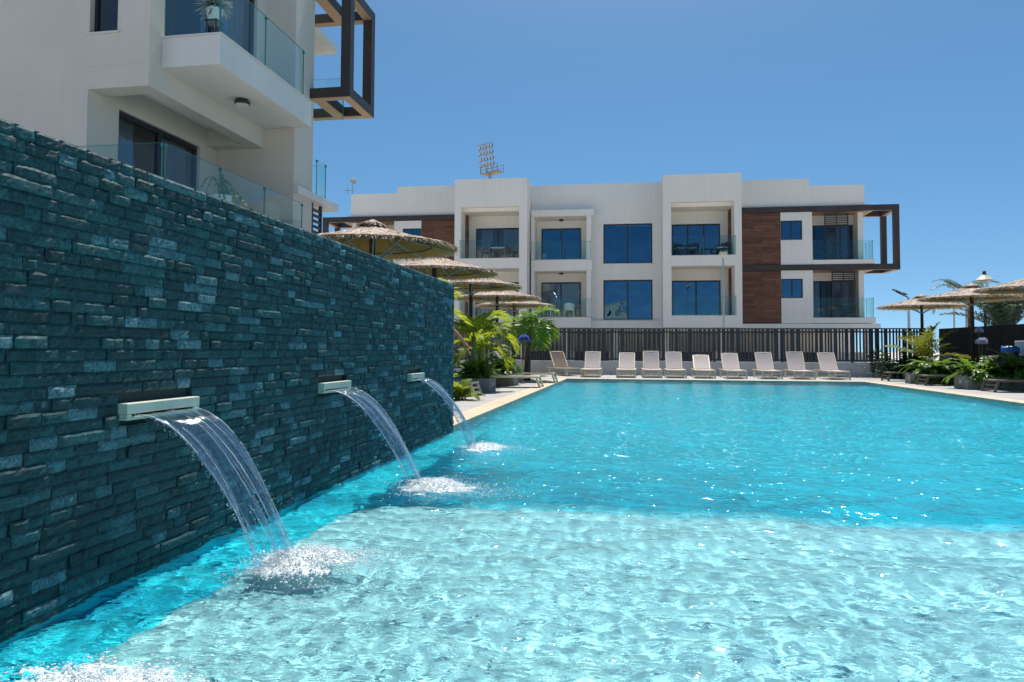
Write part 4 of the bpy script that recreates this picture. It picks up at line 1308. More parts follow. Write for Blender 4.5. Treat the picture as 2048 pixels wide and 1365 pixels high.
# agapanthus: stem and a ball of small trumpets
def agapanthus(label, loc, h, mat, seed, r=.10, lean=(0, 0), n=60):
    pr = random.Random(seed)
    root = thing("agapanthus_flower", label, "flower", loc, 0, "agapanthus flowers on tall stems")
    mb = MB(); mb.tube([(0, 0, 0), (lean[0] * .4, lean[1] * .4, h * .6), (lean[0], lean[1], h)], [.009, .007, .005], 6); mb.build("stem", [M_trunkG], root)
    V = []; F = []
    for i in range(n):
        z = pr.uniform(-.35, 1); a = pr.random() * 6.283; q = math.sqrt(max(0, 1 - z * z))
        d = Vector((q * math.cos(a), q * math.sin(a), z)); s = d.cross(Vector((.3, .2, 1))).normalized(); c = Vector((lean[0], lean[1], h))
        for k in range(3):
            s2 = (Matrix.Rotation(k * 2.1, 3, d) @ s)
            quad_strip(V, F, c + d * r * .45, (d + s2 * .3).normalized(), d.cross(s2).normalized(), .010, r * .65, .01, taper=1.3)
    np_mesh("flower_head", V, F, mat, root, smooth=False)
agapanthus("deep blue agapanthus flower in front of the far fence, left side", (-2.95, 19.2, ZD), 1.15, M_petal, 91, .14, (.05, 0), 90)
agapanthus("pale lilac agapanthus flower among the palm trunks on the left side", (-3.55, 18.6, ZD), 1.15, M_petalW, 92, .11, (.05, 0))
agapanthus("upper one of two lilac agapanthus flowers against the black fence", (9.15, 21.3, ZD), 1.45, M_petalW, 93, .10)
agapanthus("round lilac agapanthus flower low against the black fence, beside the corner palm", (9.05, 21.0, ZD), 1.15, M_petalW, 94, .12, (.05, 0))
agapanthus("lilac agapanthus flower half behind the middle right parasol pole", (9.5, 22.1, ZD), 1.15, M_petalW, 95, .11)
agapanthus("violet agapanthus flower over the blue-topped bin at the right edge", (9.85, 19.7, ZD), 1.32, M_petalW, 96, .13)
# ================================================================== WATER JETS AND FOAM
M_jet, nt, b = new_mat("falling_water")
out = nt.nodes["Material Output"]; nt.nodes.remove(b)
g = N(nt, "ShaderNodeNewGeometry"); mp = N(nt, "ShaderNodeMapping"); mp.inputs["Scale"].default_value = (2.2, 62, 2.2)
nz = N(nt, "ShaderNodeTexNoise"); nz.inputs["Scale"].default_value = 1.0; nz.inputs["Detail"].default_value = 5
nt.links.new(g.outputs["Position"], mp.inputs[0]); nt.links.new(mp.outputs[0], nz.inputs[0])
bp = N(nt, "ShaderNodeBump"); bp.inputs["Strength"].default_value = .5; bp.inputs["Distance"].default_value = .010
nt.links.new(nz.outputs[0], bp.inputs["Height"])
tr = N(nt, "ShaderNodeBsdfTransparent"); tr.inputs[0].default_value = (.90, .95, .985, 1)
gs = N(nt, "ShaderNodeBsdfGlossy"); gs.inputs["Roughness"].default_value = .06; gs.inputs[0].default_value = (.95, .97, 1, 1)
nt.links.new(bp.outputs[0], gs.inputs["Normal"])
lw = N(nt, "ShaderNodeLayerWeight"); lw.inputs[0].default_value = .5; nt.links.new(bp.outputs[0], lw.inputs["Normal"])
pw = N(nt, "ShaderNodeMath"); pw.operation = 'POWER'; pw.inputs[1].default_value = 3.5; nt.links.new(lw.outputs["Facing"], pw.inputs[0])
ad = N(nt, "ShaderNodeMath"); ad.operation = 'MULTIPLY_ADD'; ad.inputs[1].default_value = .85; ad.inputs[2].default_value = .06; ad.use_clamp = True
nt.links.new(pw.outputs[0], ad.inputs[0])
mx = N(nt, "ShaderNodeMixShader"); nt.links.new(ad.outputs[0], mx.inputs[0]); nt.links.new(tr.outputs[0], mx.inputs[1]); nt.links.new(gs.outputs[0], mx.inputs[2])
df = N(nt, "ShaderNodeBsdfTranslucent"); df.inputs[0].default_value = (.74, .84, .95, 1)
rm = N(nt, "ShaderNodeMapRange"); rm.inputs[1].default_value = .46; rm.inputs[2].default_value = .80; rm.inputs[3].default_value = .03; rm.inputs[4].default_value = .22
nt.links.new(nz.outputs[0], rm.inputs[0])
m2 = N(nt, "ShaderNodeMixShader"); nt.links.new(rm.outputs[0], m2.inputs[0]); nt.links.new(mx.outputs[0], m2.inputs[1]); nt.links.new(df.outputs[0], m2.inputs[2])
nt.links.new(m2.outputs[0], out.inputs[0])
M_foam, nt, b = new_mat("white_foam")
b.inputs["Base Color"].default_value = (.86, .88, .89, 1); b.inputs["Roughness"].default_value = .35
out = nt.nodes["Material Output"]
tl = N(nt, "ShaderNodeBsdfTranslucent"); tl.inputs[0].default_value = (.85, .92, .95, 1)
mx = N(nt, "ShaderNodeMixShader"); mx.inputs[0].default_value = .4
nt.links.new(b.outputs[0], mx.inputs[1]); nt.links.new(tl.outputs[0], mx.inputs[2]); nt.links.new(mx.outputs[0], out.inputs[0])
M_drop, nt, b = new_mat("water_drop")
nt.nodes.remove(b); gl = N(nt, "ShaderNodeBsdfGlass"); gl.inputs["IOR"].default_value = 1.333; gl.inputs["Roughness"].default_value = .02
nt.links.new(gl.outputs[0], nt.nodes["Material Output"].inputs[0])

OCT_V = np.array([(1, 0, 0), (-1, 0, 0), (0, 1, 0), (0, -1, 0), (0, 0, 1), (0, 0, -1)], float)
OCT_F = np.array([(0, 2, 4), (2, 1, 4), (1, 3, 4), (3, 0, 4), (2, 0, 5), (1, 2, 5), (3, 1, 5), (0, 3, 5)])
import bmesh
bm_ = bmesh.new(); bmesh.ops.create_icosphere(bm_, subdivisions=1, radius=1)
ICO_V = np.array([v.co[:] for v in bm_.verts]); ICO_F = np.array([[v.index for v in f.verts] for f in bm_.faces]); bm_.free()
def blobs(name, C, Rr, mat, parent=None, ico=True, squash=None):
    BV, BF = (ICO_V, ICO_F) if ico else (OCT_V, OCT_F)
    C = np.asarray(C); Rr = np.asarray(Rr)
    S = np.stack([Rr, Rr, Rr * (1 if squash is None else squash)], 1)
    V = (C[:, None, :] + BV[None] * S[:, None, :]).reshape(-1, 3)
    F = (BF[None] + (np.arange(len(C)) * len(BV))[:, None, None]).reshape(-1, 3)
    return np_mesh(name, V, F, mat, parent, smooth=True)

jr = np.random.default_rng(31)
G_ = 4.9
jl = ["sheet of water falling from the nearest spout, the widest of the three", "sheet of water falling from the middle spout of the stone wall", "narrow sheet of water falling from the farthest spout, by the end of the wall"]
fl = ["white foam where the nearest water sheet lands", "white foam with a long tail where the middle water sheet lands", "small white foam patch where the farthest water sheet lands"]
for j, (s0, s1) in enumerate(SPOUTS):
    root = thing("water_sheet", jl[j], "waterfall", (XW + .040, (s0 + s1) / 2, .646), 0, "water sheets from the three spouts")
    w0 = (s1 - s0) - .10
    vx = [1.42, 1.56, 1.50][j]; TT = math.sqrt(.646 / G_)
    ph = jr.random(8) * 6.28
    gap = [(.10, .045), (-.02, .06), (.03, .05)][j]
    def centre(s, t):
        """s in -1..1 across, t time"""
        q = t / TT
        wd = w0 * (1 - .38 * q ** .8)
        y = s * wd / 2 + .02 * math.sin(2.1 * s + ph[0]) * q + .05 * q * q
        x = vx * t * (1 + .05 * math.sin(3 * s + ph[1])) + .004 * math.sin(30 * t + 5 * s + ph[2])
        z = -G_ * t * t
        return Vector((x, y, z))
    nt_, ns = 60, 70
    V = []; F = []; idx = {}
    for it in range(nt_ + 1):
        t = TT * .99 * it / nt_; q = t / TT
        for i_s in range(ns + 1):
            s = -1 + 2 * i_s / ns
            c = centre(s, t)
            th = (.0025 + .0022 * (abs(s) > .90) + .0012 * math.sin(s * 23 + ph[3] + 2 * q) + .0009 * math.sin(s * 51 + ph[4] - 3 * q + 9 * t)) * (.6 + .8 * q)
            th = max(.0007, th); bend = .005 * q * math.sin(s * 9 + ph[5] + 4 * q)
            nrm = Vector((2 * G_ * t, 0, vx)).normalized()
            V.append(tuple(c + nrm * (th + bend))); V.append(tuple(c - nrm * (th - bend)))
    st = 2
    def on(it, i_s):
        q = .99 * it / nt_; s = -1 + 2 * (i_s + .5) / ns
        lim = .90 + .07 * math.sin(s * 5 + ph[6]) + .10 * math.sin(s * 17 + ph[7])
        if abs(s) > .93: lim = .97
        if q > lim: return False
        gw = gap[1] * max(0, (q - .45)) * 3.6          # the sheet tears open along a seam
        if abs(s - gap[0] - .1 * q) < gw and q > .45: return False
        return True
    W = (ns + 1) * 2
    for it in range(nt_):
        for i_s in range(ns):
            if not on(it, i_s): continue
            a = it * W + i_s * 2
            F.append((a, a + 2, a + W + 2, a + W)); F.append((a + 1, a + W + 1, a + W + 3, a + 3))
            for (di, ds, e) in ((-1, 0, (a + 2, a, a + 1, a + 3)), (1, 0, (a + W, a + W + 2, a + W + 3, a + W + 1)), (0, -1, (a, a + W, a + W + 1, a + 1)), (0, 1, (a + W + 2, a + 2, a + 3, a + W + 3))):
                k, l = it + di, i_s + ds
                if k < 0 or k >= nt_ or l < 0 or l >= ns or not on(k, l): F.append(e)
    film = np_mesh("water_film", V, F, M_jet, root)
    # ropes of thicker water
    mb = MB(); pr = random.Random(60 + j)
    for (s, q1, r0) in ((-.97, .93, .006), (.97, .98, .007), (gap[0] - .09, .98, .0045), (gap[0] + .10, .95, .0045), (-.5, .97, .003), (.5, .97, .003)):
        P = []; Rr = []
        for it in range(26):
            q = q1 * it / 25; t = TT * q
            P.append(centre(s + .03 * math.sin(9 * q + s * 7) * q, t) + Vector((0, 0, .002))); Rr.append(r0 * (.75 + .35 * math.sin(17 * q + s * 9)) * (1 if q < .8 else 1 - (q - .8) * 1.8))
        mb.tube(P, [max(.0012, r) for r in Rr], 7)
    mb.build("water_strand", [M_jet], root, smooth=True)
    # bright broken threads along the edges and the seam
    mb = MB()
    for (s, qa, qb, r0) in ((-1.0, .04, .50, .0024), (-1.02, .55, .9, .0018), (.98, .02, .42, .0022), (1.0, .48, .92, .0018), (gap[0] - .12, .18, .75, .0013), (gap[0] + .12, .25, .85, .0015), (.55, .12, .5, .0010), (-.6, .3, .8, .0010)):
        P = []; Rr = []
        for it in range(22):
            q = qa + (qb - qa) * it / 21
            P.append(centre(s + .025 * math.sin(11 * q + s * 5) + .012 * pr.uniform(-1, 1), TT * q) + Vector((0, 0, .004))); Rr.append(r0 * pr.uniform(.35, 1.2))
        mb.tube(P, Rr, 6)
    mb.build("white_thread", [M_foam], root, smooth=True)
    # drops shed on the near edge and near the bottom
    C = []; R2 = []
    for i in range(330):
        m = pr.random()
        if m < .45:
            q = pr.random() ** .8; s = -1.02 - abs(pr.gauss(0, .05)) * (1 + 2 * q)
        elif m < .6:
            q = pr.uniform(.3, 1); s = 1.0 + abs(pr.gauss(0, .04))
        else:
            q = pr.uniform(.62, 1.0); s = pr.uniform(-1, 1)
        c = centre(s, TT * q) + Vector((pr.gauss(0, .010), pr.gauss(0, .008), pr.gauss(0, .010)))
        C.append(c[:]); R2.append(pr.choice((.0014, .0018, .0024, .003, .004)) * (1.3 - .4 * j * 0))
    C = np.array(C); keep = C[:, 2] > -.65
    o = blobs("water_drops", C[keep], np.array(R2)[keep], M_drop, root); o["kind"] = "stuff"

def zwater(X, Y): return waves(np.asarray(X, float).reshape(-1, 1), np.asarray(Y, float).reshape(-1, 1)).ravel()
from mathutils import noise as mnoise
def foam(label, cx_, cy_, sx, sy, n, seed, tail=(0.55, .06), rmin=.002, rmax=.007, mound=.035, tailshare=.35):
    """churned froth: a lumpy broken skin riding on the waves, ringed with beads and loose bubbles"""
    fr_ = np.random.default_rng(seed)
    root = thing("foam_patch", label, "foam", (0, 0, 0), 0, "foam patches where the water lands"); root["kind"] = "stuff"
    dens = lambda X, Y: (np.exp(-(((X - cx_) / sx) ** 2 + ((Y - cy_) / sy) ** 2) * 1.1)
                         + .62 * np.exp(-((Y - cy_ - tail[1] * np.clip((X - cx_) / tail[0], 0, 1)) / (sy * .75)) ** 2) * np.clip((X - cx_) / .06, 0, 1) * np.clip(1 - (X - cx_) / tail[0], 0, 1))
    st = .0065
    xs_ = np.arange(cx_ - 2 * sx, cx_ + tail[0] + .05, st); ys_ = np.arange(cy_ - 2.1 * sy, cy_ + 2.1 * sy, st)
    GX_, GY_ = np.meshgrid(xs_, ys_)
    D = dens(GX_, GY_)
    o1 = seed * 7.3
    nz1 = np.array([mnoise.fractal(Vector((x * 9 + o1, y * 16, 0)), .8, 2.1, 5) for x, y in zip(GX_.ravel(), GY_.ravel())]).reshape(GX_.shape)
    nz2 = np.array([abs(mnoise.noise(Vector((x * 60, y * 75 + o1, 3)))) for x, y in zip(GX_.ravel(), GY_.ravel())]).reshape(GX_.shape)
    val = D + .30 * nz1 - .33
    Zs = waves(GX_, GY_) + .001 + np.clip(val, 0, 1) * mound * (.55 + .9 * nz2) + fr_.random(GX_.shape) * .0022
    ok = (val > 0) & (GX_ > XW + .035)
    ny_, nx_ = GX_.shape
    idx = np.arange(ny_ * nx_).reshape(ny_, nx_)
    cell = ok[:-1, :-1] & ok[1:, :-1] & ok[:-1, 1:] & ok[1:, 1:]
    F = np.stack([idx[:-1, :-1][cell], idx[:-1, 1:][cell], idx[1:, 1:][cell], idx[1:, :-1][cell]], 1)
    used_, inv = np.unique(F.ravel(), return_inverse=True)
    V = np.stack([GX_.ravel(), GY_.ravel(), Zs.ravel()], 1)[used_]
    o = np_mesh("froth", V, inv.reshape(-1, 4), M_foam, root, smooth=True); o["kind"] = "stuff"
    # beads: dense on the froth's rim, thinning outwards
    X = cx_ + fr_.normal(0, sx * 1.0, n * 3) + np.clip(fr_.random(n * 3) - .45, 0, 1) * tail[0] * 1.9; Y = cy_ + fr_.normal(0, sy * 1.0, n * 3)
    Dp = dens(X, Y)
    keep = (fr_.random(n * 3) < np.clip(Dp * 1.2 + .05, 0, 1)) & (X > XW + .04)
    X, Y, Dp = X[keep][:n], Y[keep][:n], Dp[keep][:n]
    Z = zwater(X, Y) + np.clip(Dp, 0, 1) * mound * fr_.random(len(X)) * 1.25
    Rr = rmin + (rmax - rmin) * fr_.random(len(X)) ** 4
    o = blobs("bubbles", np.stack([X, Y, Z], 1), Rr, M_foam, root, ico=True, squash=.7); o["kind"] = "stuff"
foam(fl[0], -1.45, 2.97, .17, .19, 4500, 1, (.46, .10))
foam(fl[1], -1.37, 4.76, .17, .22, 4500, 2, (.62, -.05))
foam(fl[2], -1.42, 6.68, .15, .22, 2500, 3, (.50, .05))
foam("broken white foam in the near left corner of the water, below the wall's near end", -1.42, 1.74, .26, .15, 4500, 4, (.75, -.05), .002, .007, .045)

# loose bubbles drifting over the shallow ledge
fr_ = np.random.default_rng(44)
nb = 2600
cl = np.array([(fr_.uniform(-1.5, 1.9), fr_.uniform(1.7, 4.2)) for _ in range(46)])
k = fr_.integers(0, len(cl), nb)
X = cl[k, 0] + fr_.normal(0, .10, nb); Y = cl[k, 1] + fr_.normal(0, .035, nb)
m = nb // 3
X[:m] = -1.35 + np.abs(fr_.normal(0, .55, m)); Y[:m] = 2.95 + fr_.normal(0, .40, m)
ok = (X > XW + .05) & (Y > 1.5)
X, Y = X[ok], Y[ok]
o = blobs("drifting_bubbles", np.stack([X, Y, zwater(X, Y) + .0006], 1), .0011 + .0028 * fr_.random(len(X)) ** 3, M_foam, None, ico=True, squash=.7)
tag(o, "small white bubbles drifting over the pale shallow end of the pool", "bubbles", kind="stuff")
# ================================================================== LAMPS, MAST, AERIAL, BIN, FURNITURE
M_galv = varied("galvanised_steel", (.36, .37, .38), (.45, .46, .47), scale=3, rough=.5, metal=.6)
M_lampw = flat("lamp_shade_cream", (.62, .56, .44), .5)
M_clear = glass_mat("lantern_glass", (.8, .82, .8), 1, refl=.05)
def street_lamp(label, loc, h, rise, run, s=1.0):
    t = thing("street_lamp", label, "street lamp", loc, 0, "thin street lamps beyond the fence")
    mb = MB(); mb.tube([(0, 0, -.05), (0, 0, h * .5), (0, 0, h)], [.085 * s, .07 * s, .05 * s], 10); mb.lathe([(0, 0), (.16 * s, 0), (.16 * s, .3 * s), (0, .3 * s)], 12); mb.build("pole", [M_galv], t)
    mb = MB(); mb.beam((.0, 0, h - .05), (-run, 0, h + rise), .06 * s, .05 * s); mb.build("arm", [M_alu], t)
    mb = MB(); mb.beam((-run * .62, 0, h + rise * .62 + .045 * s), (-run * 1.25, 0, h + rise * 1.25 + .045 * s), .26 * s, .05 * s); mb.beam((-run * .2, 0, h + rise * .2 + .05 * s), (-run * .55, 0, h + rise * .55 + .05 * s), .5 * s, .04 * s); mb.build("lamp_head", [M_alu], t)
    return t
street_lamp("thin street lamp with a slanting arm, between the apartment block and the leftmost right parasol", (20.85, 60, -.05), 5.2, .42, .9, 1.5)
street_lamp("thin street lamp with a slanting arm, left of the middle right parasol's pole", (19.95, 48, -.05), 4.75, .42, .95, 1.2)
t = thing("floodlight_pole", "very thin far pole with a small crosshead, behind the middle right parasol", "floodlight", (30.07, 75, -.05))
mb = MB(); mb.tube([(0, 0, 0), (0, 0, 7.2)], [.11, .06], 8); mb.build("pole", [M_galv], t)
mb = MB(); mb.beam((-.5, 0, 7.15), (.5, 0, 7.2), .12, .1); mb.build("crossbar", [M_galv], t)
for x in (-.4, .35):
    mb = MB(); mb.box(x - .18, -.1, 7.22, x + .18, .1, 7.45); mb.build("lamp_head", [M_galv], t)
# lantern post
t = thing("lantern_post", "cream lantern with a conical hat on a dark post behind the black fence", "street lamp", (13.55, 31, -.05))
mb = MB(); mb.tube([(0, 0, 0), (0, 0, 1.0), (0, 0, 3.35)], [.075, .06, .05], 12); mb.build("pole", [M_alu], t)
mb = MB(); mb.lathe([(.30, 3.78), (.31, 3.80), (.13, 3.98), (.11, 4.02), (.0, 4.02)], 24); mb.lathe([(.29, 3.775), (0, 3.775)], 24); mb.build("lamp_shade", [M_lampw], t)
mb = MB(); mb.lathe([(.10, 3.35), (.15, 3.74), (0, 3.74)], 16); mb.build("lantern_glass", [M_clear], t)
mb = MB(); mb.lathe([(.0, 4.02), (.065, 4.02), (.065, 4.13), (.03, 4.17), (0, 4.17)], 12); mb.build("finial", [M_alu], t)
# slim lamp in front of the far building
t = thing("garden_lamp", "slim pale lamp post with a small square head, in front of the right balconies", "street lamp", (3.9, 33, -.05))
mb = MB(); mb.tube([(0, 0, 0), (0, 0, 2.6), (0, 0, 5.1)], [.055, .048, .04], 10); mb.build("pole", [M_galv], t)
mb = MB(); mb.box(-.16, -.16, 5.22, .16, .16, 5.34); mb.add([(-.13, -.13, 5.22), (.13, -.13, 5.22), (.13, .13, 5.22), (-.13, .13, 5.22), (-.05, -.05, 5.08), (.05, -.05, 5.08), (.05, .05, 5.08), (-.05, .05, 5.08)], [(0, 1, 5, 4), (1, 2, 6, 5), (2, 3, 7, 6), (3, 0, 4, 7), (7, 6, 5, 4)])
mb.build("lamp_head", [M_lampw], t)
# stadium mast
t = thing("floodlight_mast", "stadium floodlight mast with a bank of lamps above the far roof", "floodlight mast", (-22.1, 110, -.05), -.55)
mb = MB(); mb.tube([(0, 0, 0), (0, 0, 15), (0, 0, 28.6)], [.55, .42, .26], 14); mb.build("mast", [M_galv], t)
mb = MB()
mb.box(-1.6, -.5, 28.5, 2.0, .9, 28.62)
for x in (-1.6, -.4, .8, 2.0): mb.beam((x, -.5, 28.62), (x, -.5, 29.7), .05, .05); mb.beam((x, .9, 28.62), (x, .9, 29.7), .05, .05)
for z in (29.15, 29.7): mb.beam((-1.6, .9, z), (2.0, .9, z), .05, .05); mb.beam((-1.6, -.5, z), (2.0, -.5, z), .05, .05)
mb.build("platform", [flat("rusty_platform", (.30, .20, .10), .7)], t)
mb = MB()
for x in (-1.55, -.2, 1.1): mb.beam((x * 1.05, -.3, 28.6), (x * .95 - .15, -.9, 33.0), .10, .10)
for z in (29.6, 30.5, 31.4, 32.3, 33.0): mb.beam((-1.8, -.43 - (z - 29.6) * .13, z), (1.25, -.43 - (z - 29.6) * .13, z), .10, .10)
mb.build("lamp_rack", [M_galv], t)
M_lens = flat("lamp_lens", (.55, .58, .60), .2)
for r_ in range(4):
    for c in range(5):
        z = 29.9 + r_ * .9; y = -.55 - (z - 29.6) * .13; x = -1.45 + c * .62
        mb = MB(); mb.add([(x - .24, y, z - .25), (x + .24, y, z - .25), (x + .24, y, z + .25), (x - .24, y, z + .25), (x - .14, y + .3, z - .14), (x + .14, y + .3, z - .14), (x + .14, y + .3, z + .14), (x - .14, y + .3, z + .14)],
                          [(0, 4, 5, 1), (1, 5, 6, 2), (2, 6, 7, 3), (3, 7, 4, 0), (4, 7, 6, 5)]); lp = mb.build("floodlight", [M_alu], t)
        mb = MB(); mb.poly([(x - .23, y - .01, z - .24), (x + .23, y - .01, z - .24), (x + .23, y - .01, z + .24), (x - .23, y - .01, z + .24)]); mb.build("lens", [M_lens], lp)
# roof aerial
t = thing("roof_aerial", "television aerial with a small white dish on the left end of the far roof", "aerial", (-17.05, 42.0, 9.55))
mb = MB(); mb.tube([(0, 0, 0), (0, 0, 1.75)], .03, 8); mb.build("mast", [M_galv], t)
mb = MB(); mb.beam((-.55, 0, 1.15), (.12, 0, 1.15), .03, .03)
for i in range(7): mb.beam((-.5 + i * .08, -.18, 1.15), (-.5 + i * .08, .18, 1.15), .02, .02)
for z in (.95, 1.35): mb.beam((-.32, 0, z), (-.32, 0, 1.15), .03, .03)
mb.build("aerial_array", [M_galv], t)
mb = MB(); mb.lathe([(0, 0), (.1, .015), (.18, .05), (.2, .07)], 18); d = mb.build("dish", [M_lampw], t); d.location = (.06, -.05, 1.70); d.rotation_euler = (math.radians(70), 0, .4)
# dark bin with a blue top, pale box beside it
t = thing("waste_bin", "tall dark bin with a bright blue rim at the right edge behind the planter", "bin", (9.3, 20.0, ZD))
t.scale = (.85, .85, 1)
mb = MB(); mb.lathe([(0, 0), (.17, 0), (.21, .92), (0, .92)], 24); mb.build("body", [M_slat2], t, smooth=False)
M_blue = flat("blue_liner", (.004, .11, .34), .45)
mb = MB(); pr = random.Random(8)
rim = [(.222 + .01 * math.sin(k * 1.7), .95 - .02 * math.sin(k * 1.1)) for k in range(20)]
V = []; F = []
for k in range(20):
    a = 2 * math.pi * k / 20; r_ = rim[k][0]
    for (rr, z) in ((r_ - .03, .93), (r_, 1.02 + .015 * math.sin(k * 2.1)), (r_ + .012, .96), (r_ + .006, .86 + .02 * math.sin(k * 1.3))): V.append((rr * math.cos(a), rr * math.sin(a), z))
for k in range(20):
    for q in range(3): F.append((k * 4 + q, ((k + 1) % 20) * 4 + q, ((k + 1) % 20) * 4 + q + 1, k * 4 + q + 1))
mb.add(V, F); mb.build("liner", [M_blue], t, smooth=True)
t = thing("serving_counter", "pale grey counter top against the black fence at the right edge", "counter", (9.85, 19.6, ZD))
mb = MB(); mb.box(-.22, -.9, .78, .24, .9, 1.16); mb.build("top_panel", [M_wallp], t, bev=.01)
mb = MB(); mb.box(-.16, -.85, 0, .2, .85, .779); mb.build("base", [M_dark], t)

# furniture on balconies (local to the world; far building is turned by .02)
def fb(u, v, z): return (u * math.cos(.02) - v * math.sin(.02), 41 + u * math.sin(.02) + v * math.cos(.02), z)
M_plastic = flat("white_resin", (.70, .71, .72), .45)
M_rattan = varied("dark_rattan", (.018, .020, .024), (.035, .038, .044), scale=30, rough=.7)
M_cush = flat("grey_cushion", (.22, .24, .27), .9)
def table(label, loc, w, d, h, mat, x=True):
    t = thing("balcony_table", label, "table", loc, .02)
    mb = MB(); mb.box(-w / 2, -d / 2, h - .035, w / 2, d / 2, h); mb.build("table_top", [mat], t, bev=.008)
    for s in (-1, 1):
        for q in (-1, 1):
            mb = MB(); mb.beam((s * (w / 2 - .04), q * (d / 2 - .04), h - .036), ((-.12 if x else 1) * s * (w / 2 - .04), q * (d / 2 - .04), .0), .035, .035, up=(0, 1, 0)); mb.build("leg", [mat if not x else M_alu], t)
def armchair(name, label, loc, rz, mat, cush=None, group=None):
    t = thing(name, label, "chair", loc, rz, group)
    mb = MB(); mb.box(-.27, -.25, .38, .27, .25, .43); mb.build("seat", [mat], t, bev=.015)
    mb = MB()
    V = []; F = []
    for i in range(9):
        a = math.radians(-75 + 150 * i / 8); 
        for z in (.43, .82 - .08 * abs(i - 4) / 4): V.append((.29 * math.sin(a), .06 + .25 * math.cos(a) + (.05 if z > .5 else 0), z))
    for i in range(8): F.append((2 * i, 2 * i + 2, 2 * i + 3, 2 * i + 1))
    V2 = [(x * .93, (y - .06) * .93 + .06, z) for x, y, z in V]
    mb.add(V, F); mb.add(V2, [f[::-1] for f in F]); mb.build("backrest", [mat], t, smooth=True)
    for s in (-1, 1):
        mb = MB(); mb.beam((s * .28, -.22, .64), (s * .285, .15, .66), .05, .035); mb.beam((s * .28, -.2, .43), (s * .28, -.21, .64), .035, .035); mb.build("armrest", [mat], t)
        for q in (-1, 1):
            mb = MB(); mb.beam((s * .24, q * .22, .379), (s * .27, q * .25, 0), .04, .04); mb.build("leg", [mat], t)
    if cush:
        mb = MB(); mb.box(-.24, -.24, .431, .24, .2, .50); mb.build("cushion", [cush], t, bev=.02)
    return t
table("small folding table on the upper left projecting balcony", fb(-7.55, -1.0, 6.0), .75, .55, .66, M_plastic)
armchair("balcony_chair", "dark chair left of the folding table on the upper left projecting balcony", fb(-8.2, -1.0, 6.0), -1.4, M_rattan)
armchair("balcony_chair", "dark chair right of the folding table on the upper left projecting balcony", fb(-6.75, -1.0, 6.0), 1.4, M_rattan)
armchair("balcony_chair", "white plastic armchair in the right half of the lower recessed balcony", fb(-3.6, -.1, 2.78), math.pi, M_plastic)
armchair("balcony_chair", "white plastic armchair in the left half of the lower recessed balcony", fb(-4.75, -.05, 2.78), math.pi * .85, M_plastic)
armchair("balcony_chair", "dark rattan armchair at the left of the upper right projecting balcony", fb(2.4, -1.0, 6.0), .5, M_rattan, M_cush)
armchair("balcony_chair", "dark rattan armchair beside another one at the left of the upper right projecting balcony", fb(3.15, -.9, 6.0), -.3, M_rattan, M_cush)
armchair("balcony_chair", "dark rattan armchair with a pale cushion, right end of the upper right projecting balcony", fb(4.7, -1.0, 6.0), -.8, M_rattan, M_plastic)
table("low dark table in the middle of the upper right projecting balcony", fb(3.85, -1.1, 6.0), .6, .5, .42, M_rattan, False)
# left building terrace: pot with a trailing vine, chair; balcony plant
t = thing("potted_vine", "white pot with a trailing vine behind the lower glass balustrade of the left building", "potted plant", (-6.85, 11.15, ZF1))
mb = MB(); mb.lathe([(0, 0), (.12, 0), (.15, .34), (.16, .62), (.14, .62), (.13, .58), (0, .58)], 24); mb.build("pot", [M_plastic], t, smooth=False)
V = []; F = []; pr = random.Random(77); ms = MB()
for i in range(11):
    a = pr.random() * 6.28; P = []
    L = pr.uniform(.35, .75); up = pr.uniform(.08, .36); out_ = pr.uniform(.12, .42)
    for k in range(12):
        q = k / 11
        P.append(Vector((out_ * q * math.cos(a + .5 * q), out_ * q * math.sin(a + .5 * q) * 1.2, .60 + up * math.sin(q * 2.2) * 1.3 - L * max(0, q - .45) * 1.2)))
    ms.tube(P, .004, 5)
    for k in range(1, 12):
        for r_ in range(2):
            d = Vector((pr.gauss(0, 1), pr.gauss(0, 1), pr.gauss(-.3, .6))).normalized(); s = d.cross(Vector((0, .3, 1))).normalized()
            quad_strip(V, F, P[k], d, s, pr.uniform(.012, .022), pr.uniform(.03, .055), .01, .3)
ms.build("vine_stem", [M_trunkG], t); np_mesh("leaves", V, F, M_leafG, t, smooth=False)
armchair("terrace_chair", "wicker chair behind the lower glass balustrade of the left building", (-7.0, 12.75, ZF1), -2.0, flat("pale_wicker", (.42, .38, .32), .7))
t = thing("potted_plant", "bushy grey plant on a dark stand behind the upper balcony glass of the left building", "potted plant", (-6.9, 10.9, ZF2))
mb = MB()
for s in (-1, 1):
    for q in (-1, 1): mb.beam((s * .10, q * .10, .0), (s * .08, q * .08, .42), .02, .02)
mb.box(-.11, -.11, .38, .11, .11, .41); mb.build("stand", [M_alu], t)
mb = MB(); mb.lathe([(0, .411), (.10, .411), (.14, .62), (.12, .62), (0, .60)], 18); mb.build("pot", [M_plastic], t)
V = []; F = []; pr = random.Random(78)
for i in range(340):
    d = Vector((pr.gauss(0, 1), pr.gauss(0, 1), pr.gauss(.5, .8))).normalized(); s = d.cross(Vector((.2, .3, 1))).normalized()
    quad_strip(V, F, Vector((0, 0, .66)) + d * pr.uniform(.02, .16), d, s, pr.uniform(.010, .018), pr.uniform(.08, .2), .05, .3)
np_mesh("leaves", V, F, leafy("silvery_leaf", (.16, .18, .16), (.32, .34, .32), (.2, .24, .2), .25, 8), t, smooth=False)

